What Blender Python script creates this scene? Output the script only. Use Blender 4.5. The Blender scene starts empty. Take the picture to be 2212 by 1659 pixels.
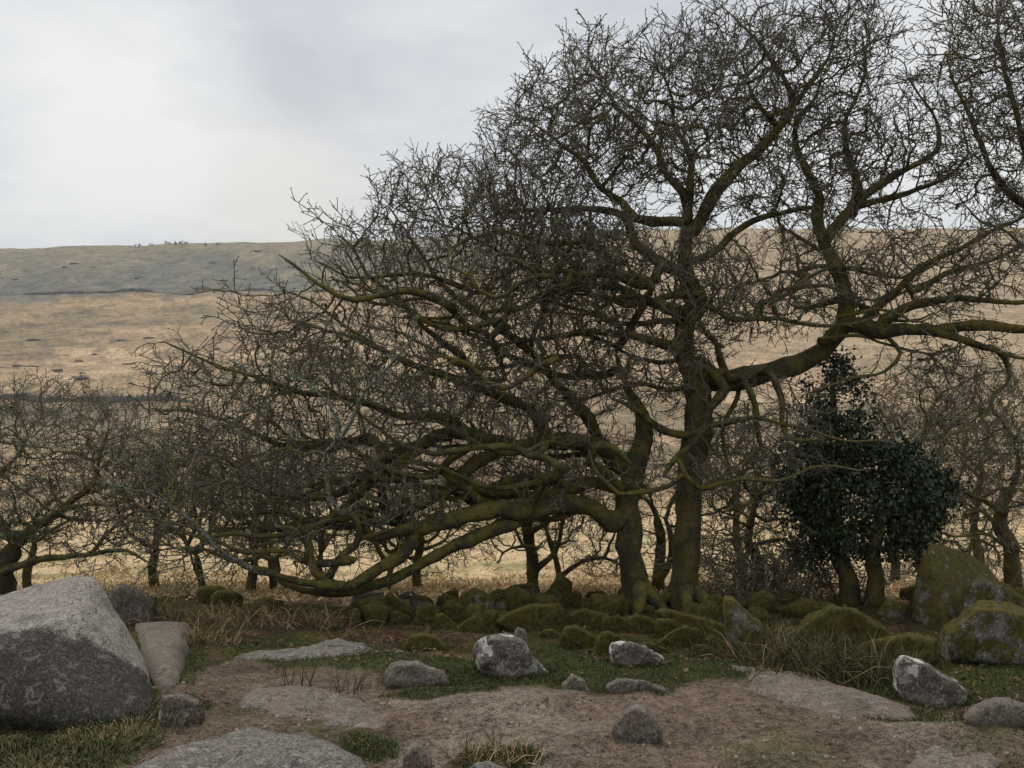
import bpy, bmesh, math
import numpy as np
from mathutils import Vector

rng = np.random.default_rng(7)
scene = bpy.context.scene
col = scene.collection

# ------------------------------------------------------------------ camera, sky, sun, exposure
W, H, F = 2212.0, 1659.0, 1780.0          # photograph frame used for reading positions
EYE = 1.6
cam = bpy.data.cameras.new('camera')
cam.sensor_width = 36.0
cam.lens = 36.0 * F / W
cam.clip_end = 8000
cam.clip_start = 0.05
camo = bpy.data.objects.new('camera', cam)
camo.location = (0, 0, EYE)
camo.rotation_euler = (math.radians(90), 0, 0)
col.objects.link(camo)
scene.camera = camo

SUN_EL, SUN_AZ = math.radians(64), math.radians(-38)   # azimuth from +Y towards -X (ahead, left)
world = bpy.data.worlds.new('World')
scene.world = world
world.use_nodes = True


def build_sky():
    nt = world.node_tree
    nt.nodes.clear()
    N, L = nt.nodes.new, nt.links.new
    out = N('ShaderNodeOutputWorld')
    bg = N('ShaderNodeBackground')
    L(bg.outputs[0], out.inputs[0])
    sky = N('ShaderNodeTexSky')
    sky.sky_type = 'NISHITA'
    sky.sun_disc = False
    sky.sun_elevation = SUN_EL
    sky.sun_rotation = SUN_AZ
    sk = N('ShaderNodeVectorMath'); sk.operation = 'SCALE'
    sk.inputs['Scale'].default_value = 0.10
    L(sky.outputs[0], sk.inputs[0])
    tc = N('ShaderNodeTexCoord')
    sep = N('ShaderNodeSeparateXYZ'); L(tc.outputs['Generated'], sep.inputs[0])

    def m(op, a, b=None, c=None, clamp=False):
        n = N('ShaderNodeMath'); n.operation = op; n.use_clamp = clamp
        for i, v in enumerate((a, b, c)):
            if v is None:
                continue
            if hasattr(v, 'is_linked'):
                L(v, n.inputs[i])
            else:
                n.inputs[i].default_value = v
        return n.outputs[0]
    zc = m('ADD', m('MAXIMUM', sep.outputs[2], 0.0), 0.16)
    px, py = m('DIVIDE', sep.outputs[0], zc), m('DIVIDE', sep.outputs[1], zc)
    cb = N('ShaderNodeCombineXYZ'); L(px, cb.inputs[0]); L(py, cb.inputs[1]); cb.inputs[2].default_value = 3.1

    def noise(scale, detail, rough, dist=0.0):
        n = N('ShaderNodeTexNoise')
        n.inputs['Scale'].default_value = scale
        n.inputs['Detail'].default_value = detail
        n.inputs['Roughness'].default_value = rough
        n.inputs['Distortion'].default_value = dist
        L(cb.outputs[0], n.inputs['Vector'])
        return n.outputs[0]
    big = noise(0.55, 5, 0.55, 0.4)
    fine = noise(1.9, 6, 0.6, 0.3)
    mix = m('ADD', m('MULTIPLY', big, 0.64), m('MULTIPLY', fine, 0.36))

    def spot(u, v, tight):
        d = Vector(((u - W / 2) / F, 1.0, (H / 2 - v) / F)).normalized()
        n = N('ShaderNodeVectorMath'); n.operation = 'DOT_PRODUCT'
        nn = N('ShaderNodeVectorMath'); nn.operation = 'NORMALIZE'
        L(tc.outputs['Generated'], nn.inputs[0])
        L(nn.outputs[0], n.inputs[0]); n.inputs[1].default_value = d
        return m('POWER', m('MAXIMUM', n.outputs['Value'], 0.0), tight)
    # the thin bright break and the heavier bank beside it that the photograph shows
    t = m('ADD', mix, m('MULTIPLY', spot(300, 265, 170), 0.20))
    t = m('SUBTRACT', t, m('MULTIPLY', spot(640, 250, 90), 0.13))
    t = m('ADD', t, m('MULTIPLY', spot(80, 300, 60), 0.05))
    t = m('ADD', t, m('MULTIPLY', spot(600, 450, 240), 0.10))
    ramp = N('ShaderNodeValToRGB')
    L(t, ramp.inputs[0])
    cr = ramp.color_ramp
    cr.elements[0].position = 0.39; cr.elements[0].color = (0.62, 0.65, 0.695, 1)
    cr.elements[1].position = 0.66; cr.elements[1].color = (0.97, 0.97, 0.95, 1)
    e = cr.elements.new(0.50); e.color = (0.77, 0.79, 0.815, 1)
    # paler, slightly warm air low over the hills
    low = m('POWER', m('SUBTRACT', 1.0, m('MAXIMUM', sep.outputs[2], 0.0), clamp=True), 9.0)
    mx = N('ShaderNodeMix'); mx.data_type = 'RGBA'
    L(m('MULTIPLY', low, 0.75), mx.inputs[0])
    L(ramp.outputs[0], mx.inputs[6]); mx.inputs[7].default_value = (0.80, 0.805, 0.79, 1)
    warm = N('ShaderNodeMix'); warm.data_type = 'RGBA'
    L(m('MULTIPLY', spot(620, 450, 260), 0.7), warm.inputs[0])
    L(mx.outputs[2], warm.inputs[6]); warm.inputs[7].default_value = (0.92, 0.87, 0.78, 1)
    mx2 = N('ShaderNodeMix'); mx2.data_type = 'RGBA'
    mx2.inputs[0].default_value = 0.06
    L(warm.outputs[2], mx2.inputs[6]); L(sk.outputs[0], mx2.inputs[7])
    L(mx2.outputs[2], bg.inputs[0])
    bg.inputs[1].default_value = 1.0


build_sky()
sl = bpy.data.lights.new('sun', 'SUN')
sl.energy = 1.5
sl.angle = math.radians(40)
sl.color = (1.0, 0.96, 0.90)
so = bpy.data.objects.new('sun', sl)
sdir = Vector((math.sin(SUN_AZ) * math.cos(SUN_EL), math.cos(SUN_AZ) * math.cos(SUN_EL), math.sin(SUN_EL)))
so.rotation_euler = sdir.to_track_quat('Z', 'Y').to_euler()
so.location = sdir * 40
col.objects.link(so)

vs = scene.view_settings
vs.view_transform = 'Standard'
vs.look = 'None'
vs.exposure = 0.0
vs.gamma = 1.0
vs.use_curve_mapping = False
scene.cycles.use_denoising = True
scene.cycles.max_bounces = 5
scene.cycles.diffuse_bounces = 3
scene.cycles.glossy_bounces = 2
scene.cycles.volume_bounces = 0

# ------------------------------------------------------------------ helpers


def hash3(ix, iy, iz, seed):
    n = (ix * 374761393 + iy * 668265263 + iz * 2147483647 + seed * 974634777) & 0xFFFFFFFF
    n = ((n ^ (n >> 13)) * 1274126177) & 0xFFFFFFFF
    n = ((n ^ (n >> 16)) * 2246822519) & 0xFFFFFFFF
    return ((n ^ (n >> 15)) & 0xFFFFFF) / float(0xFFFFFF)


def vnoise(p, seed=0):
    p = np.asarray(p, float)
    i = np.floor(p).astype(np.int64)
    f = p - i
    f = f * f * f * (f * (f * 6 - 15) + 10)
    r = 0
    for dx in (0, 1):
        wx = f[:, 0] if dx else 1 - f[:, 0]
        for dy in (0, 1):
            wy = f[:, 1] if dy else 1 - f[:, 1]
            for dz in (0, 1):
                wz = f[:, 2] if dz else 1 - f[:, 2]
                r = r + wx * wy * wz * hash3(i[:, 0] + dx, i[:, 1] + dy, i[:, 2] + dz, seed)
    return r * 2 - 1


def fbm(p, seed=0, oct=4, gain=0.5):
    p = np.asarray(p, float)
    a, s, r = 1.0, 1.0, 0
    for k in range(oct):
        r = r + a * vnoise(p * s + k * 17.3, seed + k)
        a *= gain
        s *= 2.03
    return r


def sstep(a, b, x):
    t = np.clip((x - a) / (b - a), 0, 1)
    return t * t * (3 - 2 * t)


def unit(v):
    return v / np.maximum(np.linalg.norm(v, axis=-1, keepdims=True), 1e-9)


def P(u, v, d):
    return np.array([(u - W / 2) / F * d, d, EYE + (H / 2 - v) / F * d])


# ground height: distance ahead -> height, read from where the ground meets things in the picture
PD = np.array([-200, -40, -10, 0, 3, 4, 5, 6, 7, 8, 9, 10, 11, 12, 14, 16, 20, 30, 50, 80, 120, 200, 250, 300, 400, 500, 600, 650,
               750, 850, 880, 950, 1100, 3000, 6000], float)
PZ = np.array([26, 5, .8, 0, 0, -.03, -.15, -.33, -.52, -.70, -.86, -1.0, -1.14, -1.33, -1.78, -2.25, -3.12, -5.0, -8.0, -10.6,
               -12.4, -11.9, -9.4, -5.1, 12.6, 32.6, 58, 73, 112, 151, 158, 165, 168, 120, 60], float)
_dd = np.concatenate([np.linspace(-200, 2.2, 300)[:-1], np.geomspace(2.2, 6000, 1600)])
_zz = np.interp(_dd, PD, PZ)
_k = np.hanning(31); _k /= _k.sum()
_zp = np.concatenate([np.full(15, _zz[0]), _zz, np.full(15, _zz[-1])])
_zz = np.convolve(_zp, _k, 'valid')


def gbase(x, y):
    x = np.asarray(x, float); y = np.asarray(y, float)
    z = np.interp(y, _dd, _zz)
    far = sstep(350, 860, y)
    u = W / 2 + x / np.maximum(y, 1) * F
    dv = np.interp(u, [-2500, 0, 400, 700, 900, 1300, 1700, 2212, 4500], [60, 21, 12, 2, -3, -20, -22, -23, 10])
    z = z - far * dv / F * y
    return z


def ground(x, y):
    x = np.asarray(x, float); y = np.asarray(y, float)
    z = gbase(x, y)
    sh = np.shape(z)
    p = np.stack([x.ravel(), y.ravel(), np.zeros(x.size)], 1)
    near = 1 - sstep(9, 14, p[:, 1])
    n = fbm(p * 0.9, 3, 3) * 0.035 * near + fbm(p * 4.0, 5, 4) * 0.016 * near
    mid = sstep(11, 15, p[:, 1]) * (1 - sstep(120, 250, p[:, 1]))
    n = n + mid * (np.maximum(fbm(p * 1.5, 9, 2), -0.3) * 0.16 + fbm(p * 0.3, 12, 2) * 0.25)
    farr = sstep(90, 260, p[:, 1])
    n = n + farr * (fbm(p * 0.02, 20, 3) * 2.2 + fbm(p * 0.15, 23, 2) * 0.35)
    return z + n.reshape(sh)


_td = np.geomspace(2.5, 11.5, 500)
_tv = H / 2 + (EYE - gbase(_td * 0, _td)) / _td * F


def dist(v):                      # distance at which the near ground shows at picture row v
    return float(np.interp(-v, -_tv, _td))


def uv_of(x, y, z):
    return W / 2 + x / np.maximum(y, .1) * F, H / 2 + (EYE - z) / np.maximum(y, .1) * F


class MB:
    """collects vertices / quads / tris (+ colour and radius attributes) for ONE mesh"""
    def __init__(s):
        s.v, s.q, s.t, s.c, s.r, s.n = [], [], [], [], [], 0

    def add(s, v, q=None, t=None, c=None, r=None):
        v = np.asarray(v, float).reshape(-1, 3)
        s.v.append(v)
        if q is not None and len(q):
            s.q.append(np.asarray(q, np.int64).reshape(-1, 4) + s.n)
        if t is not None and len(t):
            s.t.append(np.asarray(t, np.int64).reshape(-1, 3) + s.n)
        if c is not None:
            s.c.append(np.broadcast_to(np.asarray(c, float), (len(v), 3)))
        if r is not None:
            s.r.append(np.broadcast_to(np.asarray(r, float), (len(v),)))
        s.n += len(v)

    def mesh(s, name, mat, smooth=True):
        me = bpy.data.meshes.new(name)
        V = np.concatenate(s.v) if s.v else np.zeros((0, 3))
        Q = np.concatenate(s.q) if s.q else np.zeros((0, 4), np.int64)
        T = np.concatenate(s.t) if s.t else np.zeros((0, 3), np.int64)
        me.vertices.add(len(V)); me.vertices.foreach_set('co', V.ravel().astype(np.float32))
        me.loops.add(Q.size + T.size)
        me.loops.foreach_set('vertex_index', np.concatenate([Q.ravel(), T.ravel()]).astype(np.int32))
        me.polygons.add(len(Q) + len(T))
        st = np.concatenate([np.arange(len(Q)) * 4, Q.size + np.arange(len(T)) * 3]).astype(np.int32)
        me.polygons.foreach_set('loop_start', st)
        me.update(calc_edges=True)
        if smooth:
            me.polygons.foreach_set('use_smooth', np.ones(len(st), bool))
        if s.c:
            C = np.concatenate(s.c)
            a = me.color_attributes.new('Col', 'FLOAT_COLOR', 'POINT')
            a.data.foreach_set('color', np.concatenate([C, np.ones((len(C), 1))], 1).ravel().astype(np.float32))
        if s.r:
            a = me.attributes.new('rad', 'FLOAT', 'POINT')
            a.data.foreach_set('value', np.concatenate(s.r).astype(np.float32))
        me.materials.append(mat)
        me.validate()
        return me

    def build(s, name, mat, parent=None, smooth=True, **props):
        return link(name, s.mesh(name, mat, smooth), parent, **props)


def link(name, me, parent=None, **props):
    o = bpy.data.objects.new(name, me)
    col.objects.link(o)
    if parent is not None:
        o.parent = parent
        o.matrix_parent_inverse.identity()
        # every thing's Empty sits at its base with no rotation, so children are stored relative to it
        o.location = -Vector(parent.location)
    for k, v in props.items():
        o[k] = v
    return o


def thing(name, loc, label, cat, group=None):
    o = bpy.data.objects.new(name, None)
    o.empty_display_size = 0.2
    o.location = tuple(float(a) for a in loc)
    col.objects.link(o)
    o['label'] = label; o['category'] = cat
    if group:
        o['group'] = group
    return o


# ------------------------------------------------------------------ materials
class NT:
    def __init__(s, name, rough=0.85, spec=0.25):
        s.m = bpy.data.materials.new(name); s.m.use_nodes = True
        s.nt = s.m.node_tree
        s.b = s.nt.nodes['Principled BSDF']
        s.b.inputs['Roughness'].default_value = rough
        s.b.inputs['Specular IOR Level'].default_value = spec
        s.geo = s.N('ShaderNodeNewGeometry')
        s.tc = s.N('ShaderNodeTexCoord')

    def N(s, t):
        return s.nt.nodes.new(t)

    def L(s, a, b):
        s.nt.links.new(a, b)

    def set(s, inp, v):
        if hasattr(v, 'is_linked'):
            s.L(v, inp)
        elif isinstance(v, tuple) and len(v) == 3 and inp.type == 'RGBA':
            inp.default_value = v + (1,)
        else:
            inp.default_value = v

    def math(s, op, a, b=0.0, c=0.0, clamp=False):
        n = s.N('ShaderNodeMath'); n.operation = op; n.use_clamp = clamp
        for i, x in enumerate((a, b, c)):
            s.set(n.inputs[i], x)
        return n.outputs[0]

    def noise(s, scale, detail=4, rough=0.6, vec=None, dist=0.0):
        n = s.N('ShaderNodeTexNoise')
        n.inputs['Scale'].default_value = scale; n.inputs['Detail'].default_value = detail
        n.inputs['Roughness'].default_value = rough; n.inputs['Distortion'].default_value = dist
        s.L(vec if vec is not None else s.geo.outputs['Position'], n.inputs['Vector'])
        return n.outputs[0]

    def voro(s, scale, out='Distance', vec=None, feature='F1'):
        n = s.N('ShaderNodeTexVoronoi'); n.feature = feature
        n.inputs['Scale'].default_value = scale
        s.L(vec if vec is not None else s.geo.outputs['Position'], n.inputs['Vector'])
        return n.outputs[out]

    def rng(s, v, a, b, lo=0.0, hi=1.0):
        n = s.N('ShaderNodeMapRange'); n.interpolation_type = 'SMOOTHSTEP'
        s.set(n.inputs[0], v)
        for i, x in enumerate((a, b, lo, hi)):
            n.inputs[i + 1].default_value = x
        return n.outputs[0]

    def mix(s, f, a, b, mode='MIX'):
        n = s.N('ShaderNodeMix'); n.data_type = 'RGBA'; n.blend_type = mode
        s.set(n.inputs[0], f); s.set(n.inputs[6], a); s.set(n.inputs[7], b)
        return n.outputs[2]

    def attr(s, name, out='Fac'):
        n = s.N('ShaderNodeAttribute'); n.attribute_name = name
        return n.outputs[out]

    def nz(s):
        n = s.N('ShaderNodeSeparateXYZ'); s.L(s.geo.outputs['Normal'], n.inputs[0])
        return n.outputs[2]

    def bump(s, h, strength, dist):
        n = s.N('ShaderNodeBump')
        n.inputs['Strength'].default_value = strength; n.inputs['Distance'].default_value = dist
        s.L(h, n.inputs['Height']); s.L(n.outputs[0], s.b.inputs['Normal'])

    def color(s, c):
        s.set(s.b.inputs['Base Color'], c)
        return s.m


def mat_bark(name, moss_amt=1.0, green=(0.070, 0.073, 0.018)):
    t = NT(name, 0.9, 0.15)
    rad = t.attr('rad')
    big = t.rng(rad, 0.006, 0.034)
    n1 = t.noise(14, 5, 0.65); n2 = t.noise(60, 4, 0.6); n3 = t.rng(t.noise(5, 3, 0.5), 0.25, 0.75)
    thin = t.mix(n3, t.mix(n1, (0.070, 0.052, 0.038), (0.235, 0.180, 0.130)), t.mix(n1, (0.080, 0.080, 0.055), (0.27, 0.27, 0.195)))
    thick = t.mix(n2, (0.026, 0.022, 0.014), (0.105, 0.086, 0.056))
    c = t.mix(big, thin, thick)
    mossc = t.mix(t.noise(38, 5, 0.7), (0.024, 0.026, 0.008), tuple(g * 2.7 for g in green))
    mossc = t.mix(t.rng(n3, 0.42, 0.68), mossc, (0.150, 0.124, 0.032))
    mf = t.math('ADD', t.math('MULTIPLY', t.nz(), 0.50), t.math('MULTIPLY', t.math('SUBTRACT', n3, 0.52), 1.9))
    mf = t.rng(t.math('ADD', mf, t.math('MULTIPLY', t.math('SUBTRACT', n1, 0.5), 1.3)), -0.62, 0.42)
    mf = t.math('MULTIPLY', mf, t.math('MULTIPLY', t.rng(rad, 0.0035, 0.012), t.rng(rad, 0.06, 0.13, moss_amt, moss_amt * 0.55)), clamp=True)
    c = t.mix(mf, c, mossc)
    lich = t.rng(t.noise(26, 4, 0.7), 0.56, 0.66)
    lich = t.math('MULTIPLY', lich, t.rng(t.noise(2.2, 3, 0.5), 0.38, 0.55))
    lich = t.math('MULTIPLY', lich, t.rng(rad, 0.02, 0.09, 0.8, 0.45))
    c = t.mix(lich, c, (0.27, 0.29, 0.235))
    t.bump(t.math('ADD', t.noise(45, 5, 0.7), t.math('MULTIPLY', n1, 0.8)), 0.7, 0.012)
    return t.color(c)


def mat_pale():
    t = NT('lichen_grey_bark', 0.9, 0.15)
    c = t.mix(t.rng(t.noise(40, 5, 0.7), 0.40, 0.60), (0.055, 0.045, 0.036), (0.29, 0.295, 0.25))
    c = t.mix(t.rng(t.noise(9, 3, 0.6), 0.5, 0.66), c, (0.13, 0.13, 0.07))
    t.bump(t.noise(50, 4, 0.7), 0.8, 0.012)
    return t.color(c)


def mat_rock(name, base=(0.17, 0.155, 0.142), dark=(0.045, 0.040, 0.036), pale=0.5, moss=0.0, white=0.0, darkamt=0.5, warm=0.0, front=None):
    """granite: grain, dark weathering, crusts of pale lichen, moss"""
    t = NT(name, 0.88, 0.2)
    ob = t.tc.outputs['Object']
    g1 = t.noise(3.2, 5, 0.62, ob); g2 = t.noise(22, 5, 0.7, ob); g3 = t.noise(85, 4, 0.75, ob); g4 = t.noise(8, 5, 0.65, ob, 0.6)
    c = t.mix(t.rng(g2, 0.3, 0.7), tuple(b * 0.62 for b in base), tuple(b * 1.35 for b in base))
    df = t.rng(g1, 0.50 - 0.16 * darkamt, 0.74 - 0.10 * darkamt)
    if front:                                                   # black lichen on the block's front face, with its shade painted in too
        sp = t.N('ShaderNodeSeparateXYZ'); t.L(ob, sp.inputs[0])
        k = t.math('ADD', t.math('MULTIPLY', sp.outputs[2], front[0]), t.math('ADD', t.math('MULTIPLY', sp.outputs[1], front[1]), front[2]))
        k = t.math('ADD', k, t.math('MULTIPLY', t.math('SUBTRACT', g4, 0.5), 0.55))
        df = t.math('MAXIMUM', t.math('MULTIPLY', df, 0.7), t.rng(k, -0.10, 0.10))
    c = t.mix(df, c, t.mix(g2, dark, tuple(d * 2.1 for d in dark)))
    c = t.mix(t.math('MULTIPLY', t.rng(g3, 0.52, 0.62, 0.0, 0.8), t.math('SUBTRACT', 1.0, t.math('MULTIPLY', df, 0.8))), c, tuple(min(1, b * 2.0) for b in base))
    c = t.mix(t.rng(g3, 0.47, 0.38, 0.0, 0.85), c, tuple(d * 0.8 for d in dark))
    if warm:
        c = t.mix(t.rng(g4, 0.46, 0.62, 0, warm), c, (0.165, 0.125, 0.092))
    if pale:
        sh = 0.04 if pale >= 1 else 0.0
        pk = t.math('MULTIPLY', t.math('SUBTRACT', 1.0, t.math('MULTIPLY', df, 0.62)), pale) if front else pale
        lf = t.math('MULTIPLY', t.rng(t.noise(17, 6, 0.72, ob, 0.4), 0.555 - sh, 0.585 - sh), t.rng(t.noise(3.6, 3, 0.5, ob), 0.40 - sh, 0.54 - sh))
        c = t.mix(t.math('MULTIPLY', lf, pk), c, t.mix(g2, (0.24, 0.23, 0.205), (0.42, 0.41, 0.37)))
        lf2 = t.math('MULTIPLY', t.rng(t.noise(42, 5, 0.7, ob), 0.585, 0.62), t.math('MULTIPLY', pk, 0.75))
        c = t.mix(lf2, c, (0.33, 0.325, 0.29))
    if white:
        wf = t.rng(t.noise(5.2, 5, 0.60, ob, 0.3), 0.70 - 0.13 * white, 0.715 - 0.13 * white)
        c = t.mix(wf, c, t.mix(g2, (0.38, 0.375, 0.34), (0.68, 0.67, 0.63)))
    if moss:
        mc = t.mix(t.rng(t.noise(30, 5, 0.72, ob), 0.3, 0.7), (0.024, 0.024, 0.007), (0.115, 0.102, 0.025))
        mc = t.mix(t.rng(t.noise(5, 3, 0.55, ob), 0.45, 0.66, 0, .8), mc, (0.085, 0.060, 0.016))
        mc = t.mix(t.rng(t.noise(75, 4, 0.7, ob), 0.54, 0.70), mc, (0.150, 0.142, 0.036))
        mf = t.math('ADD', t.math('MULTIPLY', t.nz(), 0.34), t.math('MULTIPLY', t.math('SUBTRACT', t.noise(6.5, 5, 0.68, ob), 0.5), 2.0))
        mf = t.rng(t.math('ADD', mf, moss * 1.3 - 0.85), -0.10, 0.12)
        c = t.mix(mf, c, mc)
    t.bump(t.math('ADD', t.math('MULTIPLY', g3, 0.5), t.math('ADD', g2, t.math('MULTIPLY', g4, 0.8))), 0.55, 0.010)
    return t.color(c)


def mat_ground():
    t = NT('moor_ground', 0.93, 0.12)
    c = t.attr('Col', 'Color')
    n1 = t.noise(75, 4, 0.8); n2 = t.noise(26, 5, 0.7); n3 = t.noise(5, 4, 0.6)
    nf = t.noise(1.2, 5, 0.7)
    v = t.math('ADD', t.math('MULTIPLY', n1, 0.95), t.math('ADD', t.math('MULTIPLY', n2, 0.75), t.math('MULTIPLY', n3, 0.35)))
    v = t.rng(v, 0.78, 1.28, 0.30, 1.75)
    c = t.mix(1.0, c, t.mix(0.0, v, v), 'MULTIPLY') if False else c
    mul = t.N('ShaderNodeVectorMath'); mul.operation = 'SCALE'
    t.L(c, mul.inputs[0]); t.L(v, mul.inputs['Scale'])
    far = t.N('ShaderNodeVectorMath'); far.operation = 'SCALE'
    t.L(mul.outputs[0], far.inputs[0]); t.L(t.rng(nf, 0.3, 0.7, 0.82, 1.18), far.inputs['Scale'])
    sp = t.N('ShaderNodeSeparateXYZ'); t.L(t.geo.outputs['Position'], sp.inputs[0])
    fy = t.rng(sp.outputs[1], 25.0, 110.0)
    h1 = t.noise(0.6, 6, 0.8); h2 = t.noise(0.09, 5, 0.7)
    hv = t.math('ADD', t.math('MULTIPLY', h1, 0.7), t.math('MULTIPLY', h2, 0.4))
    hm = t.N('ShaderNodeVectorMath'); hm.operation = 'SCALE'
    t.L(far.outputs[0], hm.inputs[0])
    t.L(t.math('ADD', 1.0, t.math('MULTIPLY', fy, t.math('SUBTRACT', t.rng(hv, 0.42, 0.68, 0.40, 1.5), 1.0))), hm.inputs['Scale'])
    t.bump(t.math('ADD', t.math('MULTIPLY', n1, 0.5), t.math('ADD', n2, t.math('MULTIPLY', nf, 2.0))), 0.75, 0.03)
    return t.color(hm.outputs[0])


def mat_col(name, rough=0.8, spec=0.2, vary=30):
    t = NT(name, rough, spec)
    c = t.attr('Col', 'Color')
    mul = t.N('ShaderNodeVectorMath'); mul.operation = 'SCALE'
    t.L(c, mul.inputs[0]); t.L(t.rng(t.noise(vary, 3, 0.6), 0.3, 0.7, 0.8, 1.2), mul.inputs['Scale'])
    return t.color(mul.outputs[0])


M_BARK = mat_bark('mossy_oak_bark')
M_BARKG = mat_bark('green_lichened_bark', 0.8, (0.070, 0.080, 0.022))
M_PALE = mat_pale()
M_SLAB = mat_rock('worn_granite', (0.158, 0.130, 0.106), pale=0.35, darkamt=0.15, warm=0.55)
M_GREY = mat_rock('grey_granite', (0.148, 0.131, 0.113), pale=0.75, darkamt=0.45)
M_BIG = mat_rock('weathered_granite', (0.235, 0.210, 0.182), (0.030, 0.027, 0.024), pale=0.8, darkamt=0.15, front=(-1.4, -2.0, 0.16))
M_STONEY = mat_rock('earthy_granite', (0.145, 0.125, 0.106), pale=0.6, darkamt=0.55, moss=0.12, warm=0.4)
M_LICHEN = mat_rock('lichened_granite', (0.135, 0.115, 0.10), (0.034, 0.030, 0.027), pale=1.0, white=0.95, darkamt=0.85)
M_MOSS = mat_rock('moss_covered_granite', (0.13, 0.12, 0.105), pale=0.5, moss=0.92, darkamt=0.7)
M_HALF = mat_rock('half_mossed_granite', (0.15, 0.135, 0.12), pale=0.8, moss=0.68, darkamt=0.7)
M_BROWN = mat_rock('brown_granite', (0.135, 0.108, 0.088), (0.035, 0.028, 0.024), pale=0.7, moss=0.25, darkamt=0.7)
M_GROUND = mat_ground()
M_BLADE = mat_col('grass_blades', 0.75, 0.2)
M_LEAF = mat_col('dead_leaves', 0.8, 0.15)
M_EVER = mat_col('evergreen_leaves', 0.36, 0.4)
M_FUZZ = mat_col('moss_tufts', 0.95, 0.05)
M_TUFT = mat_col('beard_lichen', 0.95, 0.05)
M_STONE = mat_rock('dark_wall_stone', (0.125, 0.115, 0.10), pale=0.2, darkamt=0.6)

# ------------------------------------------------------------------ ground sheet


def soft_ell(u, v, e, nz):
    r = 0
    for (cu, cv, ru, rv) in e:
        q = ((u - cu) / ru) ** 2 + ((v - cv) / rv) ** 2
        r = np.maximum(r, 1 - sstep(0.55, 1.25, q + nz * 0.55))
    return r


GREEN = [(740, 1432, 230, 26), (960, 1455, 110, 42), (1080, 1470, 130, 22), (1240, 1440, 120, 48), (410, 1425, 42, 62),
         (940, 1508, 130, 13), (1330, 1440, 120, 55), (1480, 1440, 110, 34), (1600, 1440, 150, 40), (1750, 1420, 130, 50),
         (1960, 1492, 95, 30), (2130, 1556, 100, 20), (1960, 1545, 100, 16), (140, 1610, 230, 75), (800, 1618, 70, 38),
         (1065, 1648, 110, 36), (1370, 1492, 90, 14), (2140, 1470, 110, 50), (600, 1400, 120, 22), (1300, 1480, 60, 20),
         (390, 1520, 70, 22), (1420, 1455, 60, 60)]
EDGE_U = [-600, 330, 420, 520, 830, 1000, 1200, 1300, 1450, 1540, 1700, 1850, 2000, 2212, 3000]
EDGE_V = [1560, 1520, 1450, 1430, 1462, 1478, 1482, 1496, 1490, 1440, 1450, 1490, 1525, 1525, 1540]


def masks(x, y, z):
    """grass / bare earth / litter shares of the near ground at world points"""
    u, v = uv_of(x, y, z)
    p = np.stack([x, y, 0 * x], 1)
    n = fbm(p * 2.2, 40, 4); n2 = fbm(p * 9, 44, 3)
    g = soft_ell(u, v, GREEN, n * 0.9 + n2 * 0.4)
    ev = np.interp(u, EDGE_U, EDGE_V)
    dirt = sstep(-14, 14, v - ev + n * 22 + n2 * 8)
    return g, dirt, n, n2, u, v


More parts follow.
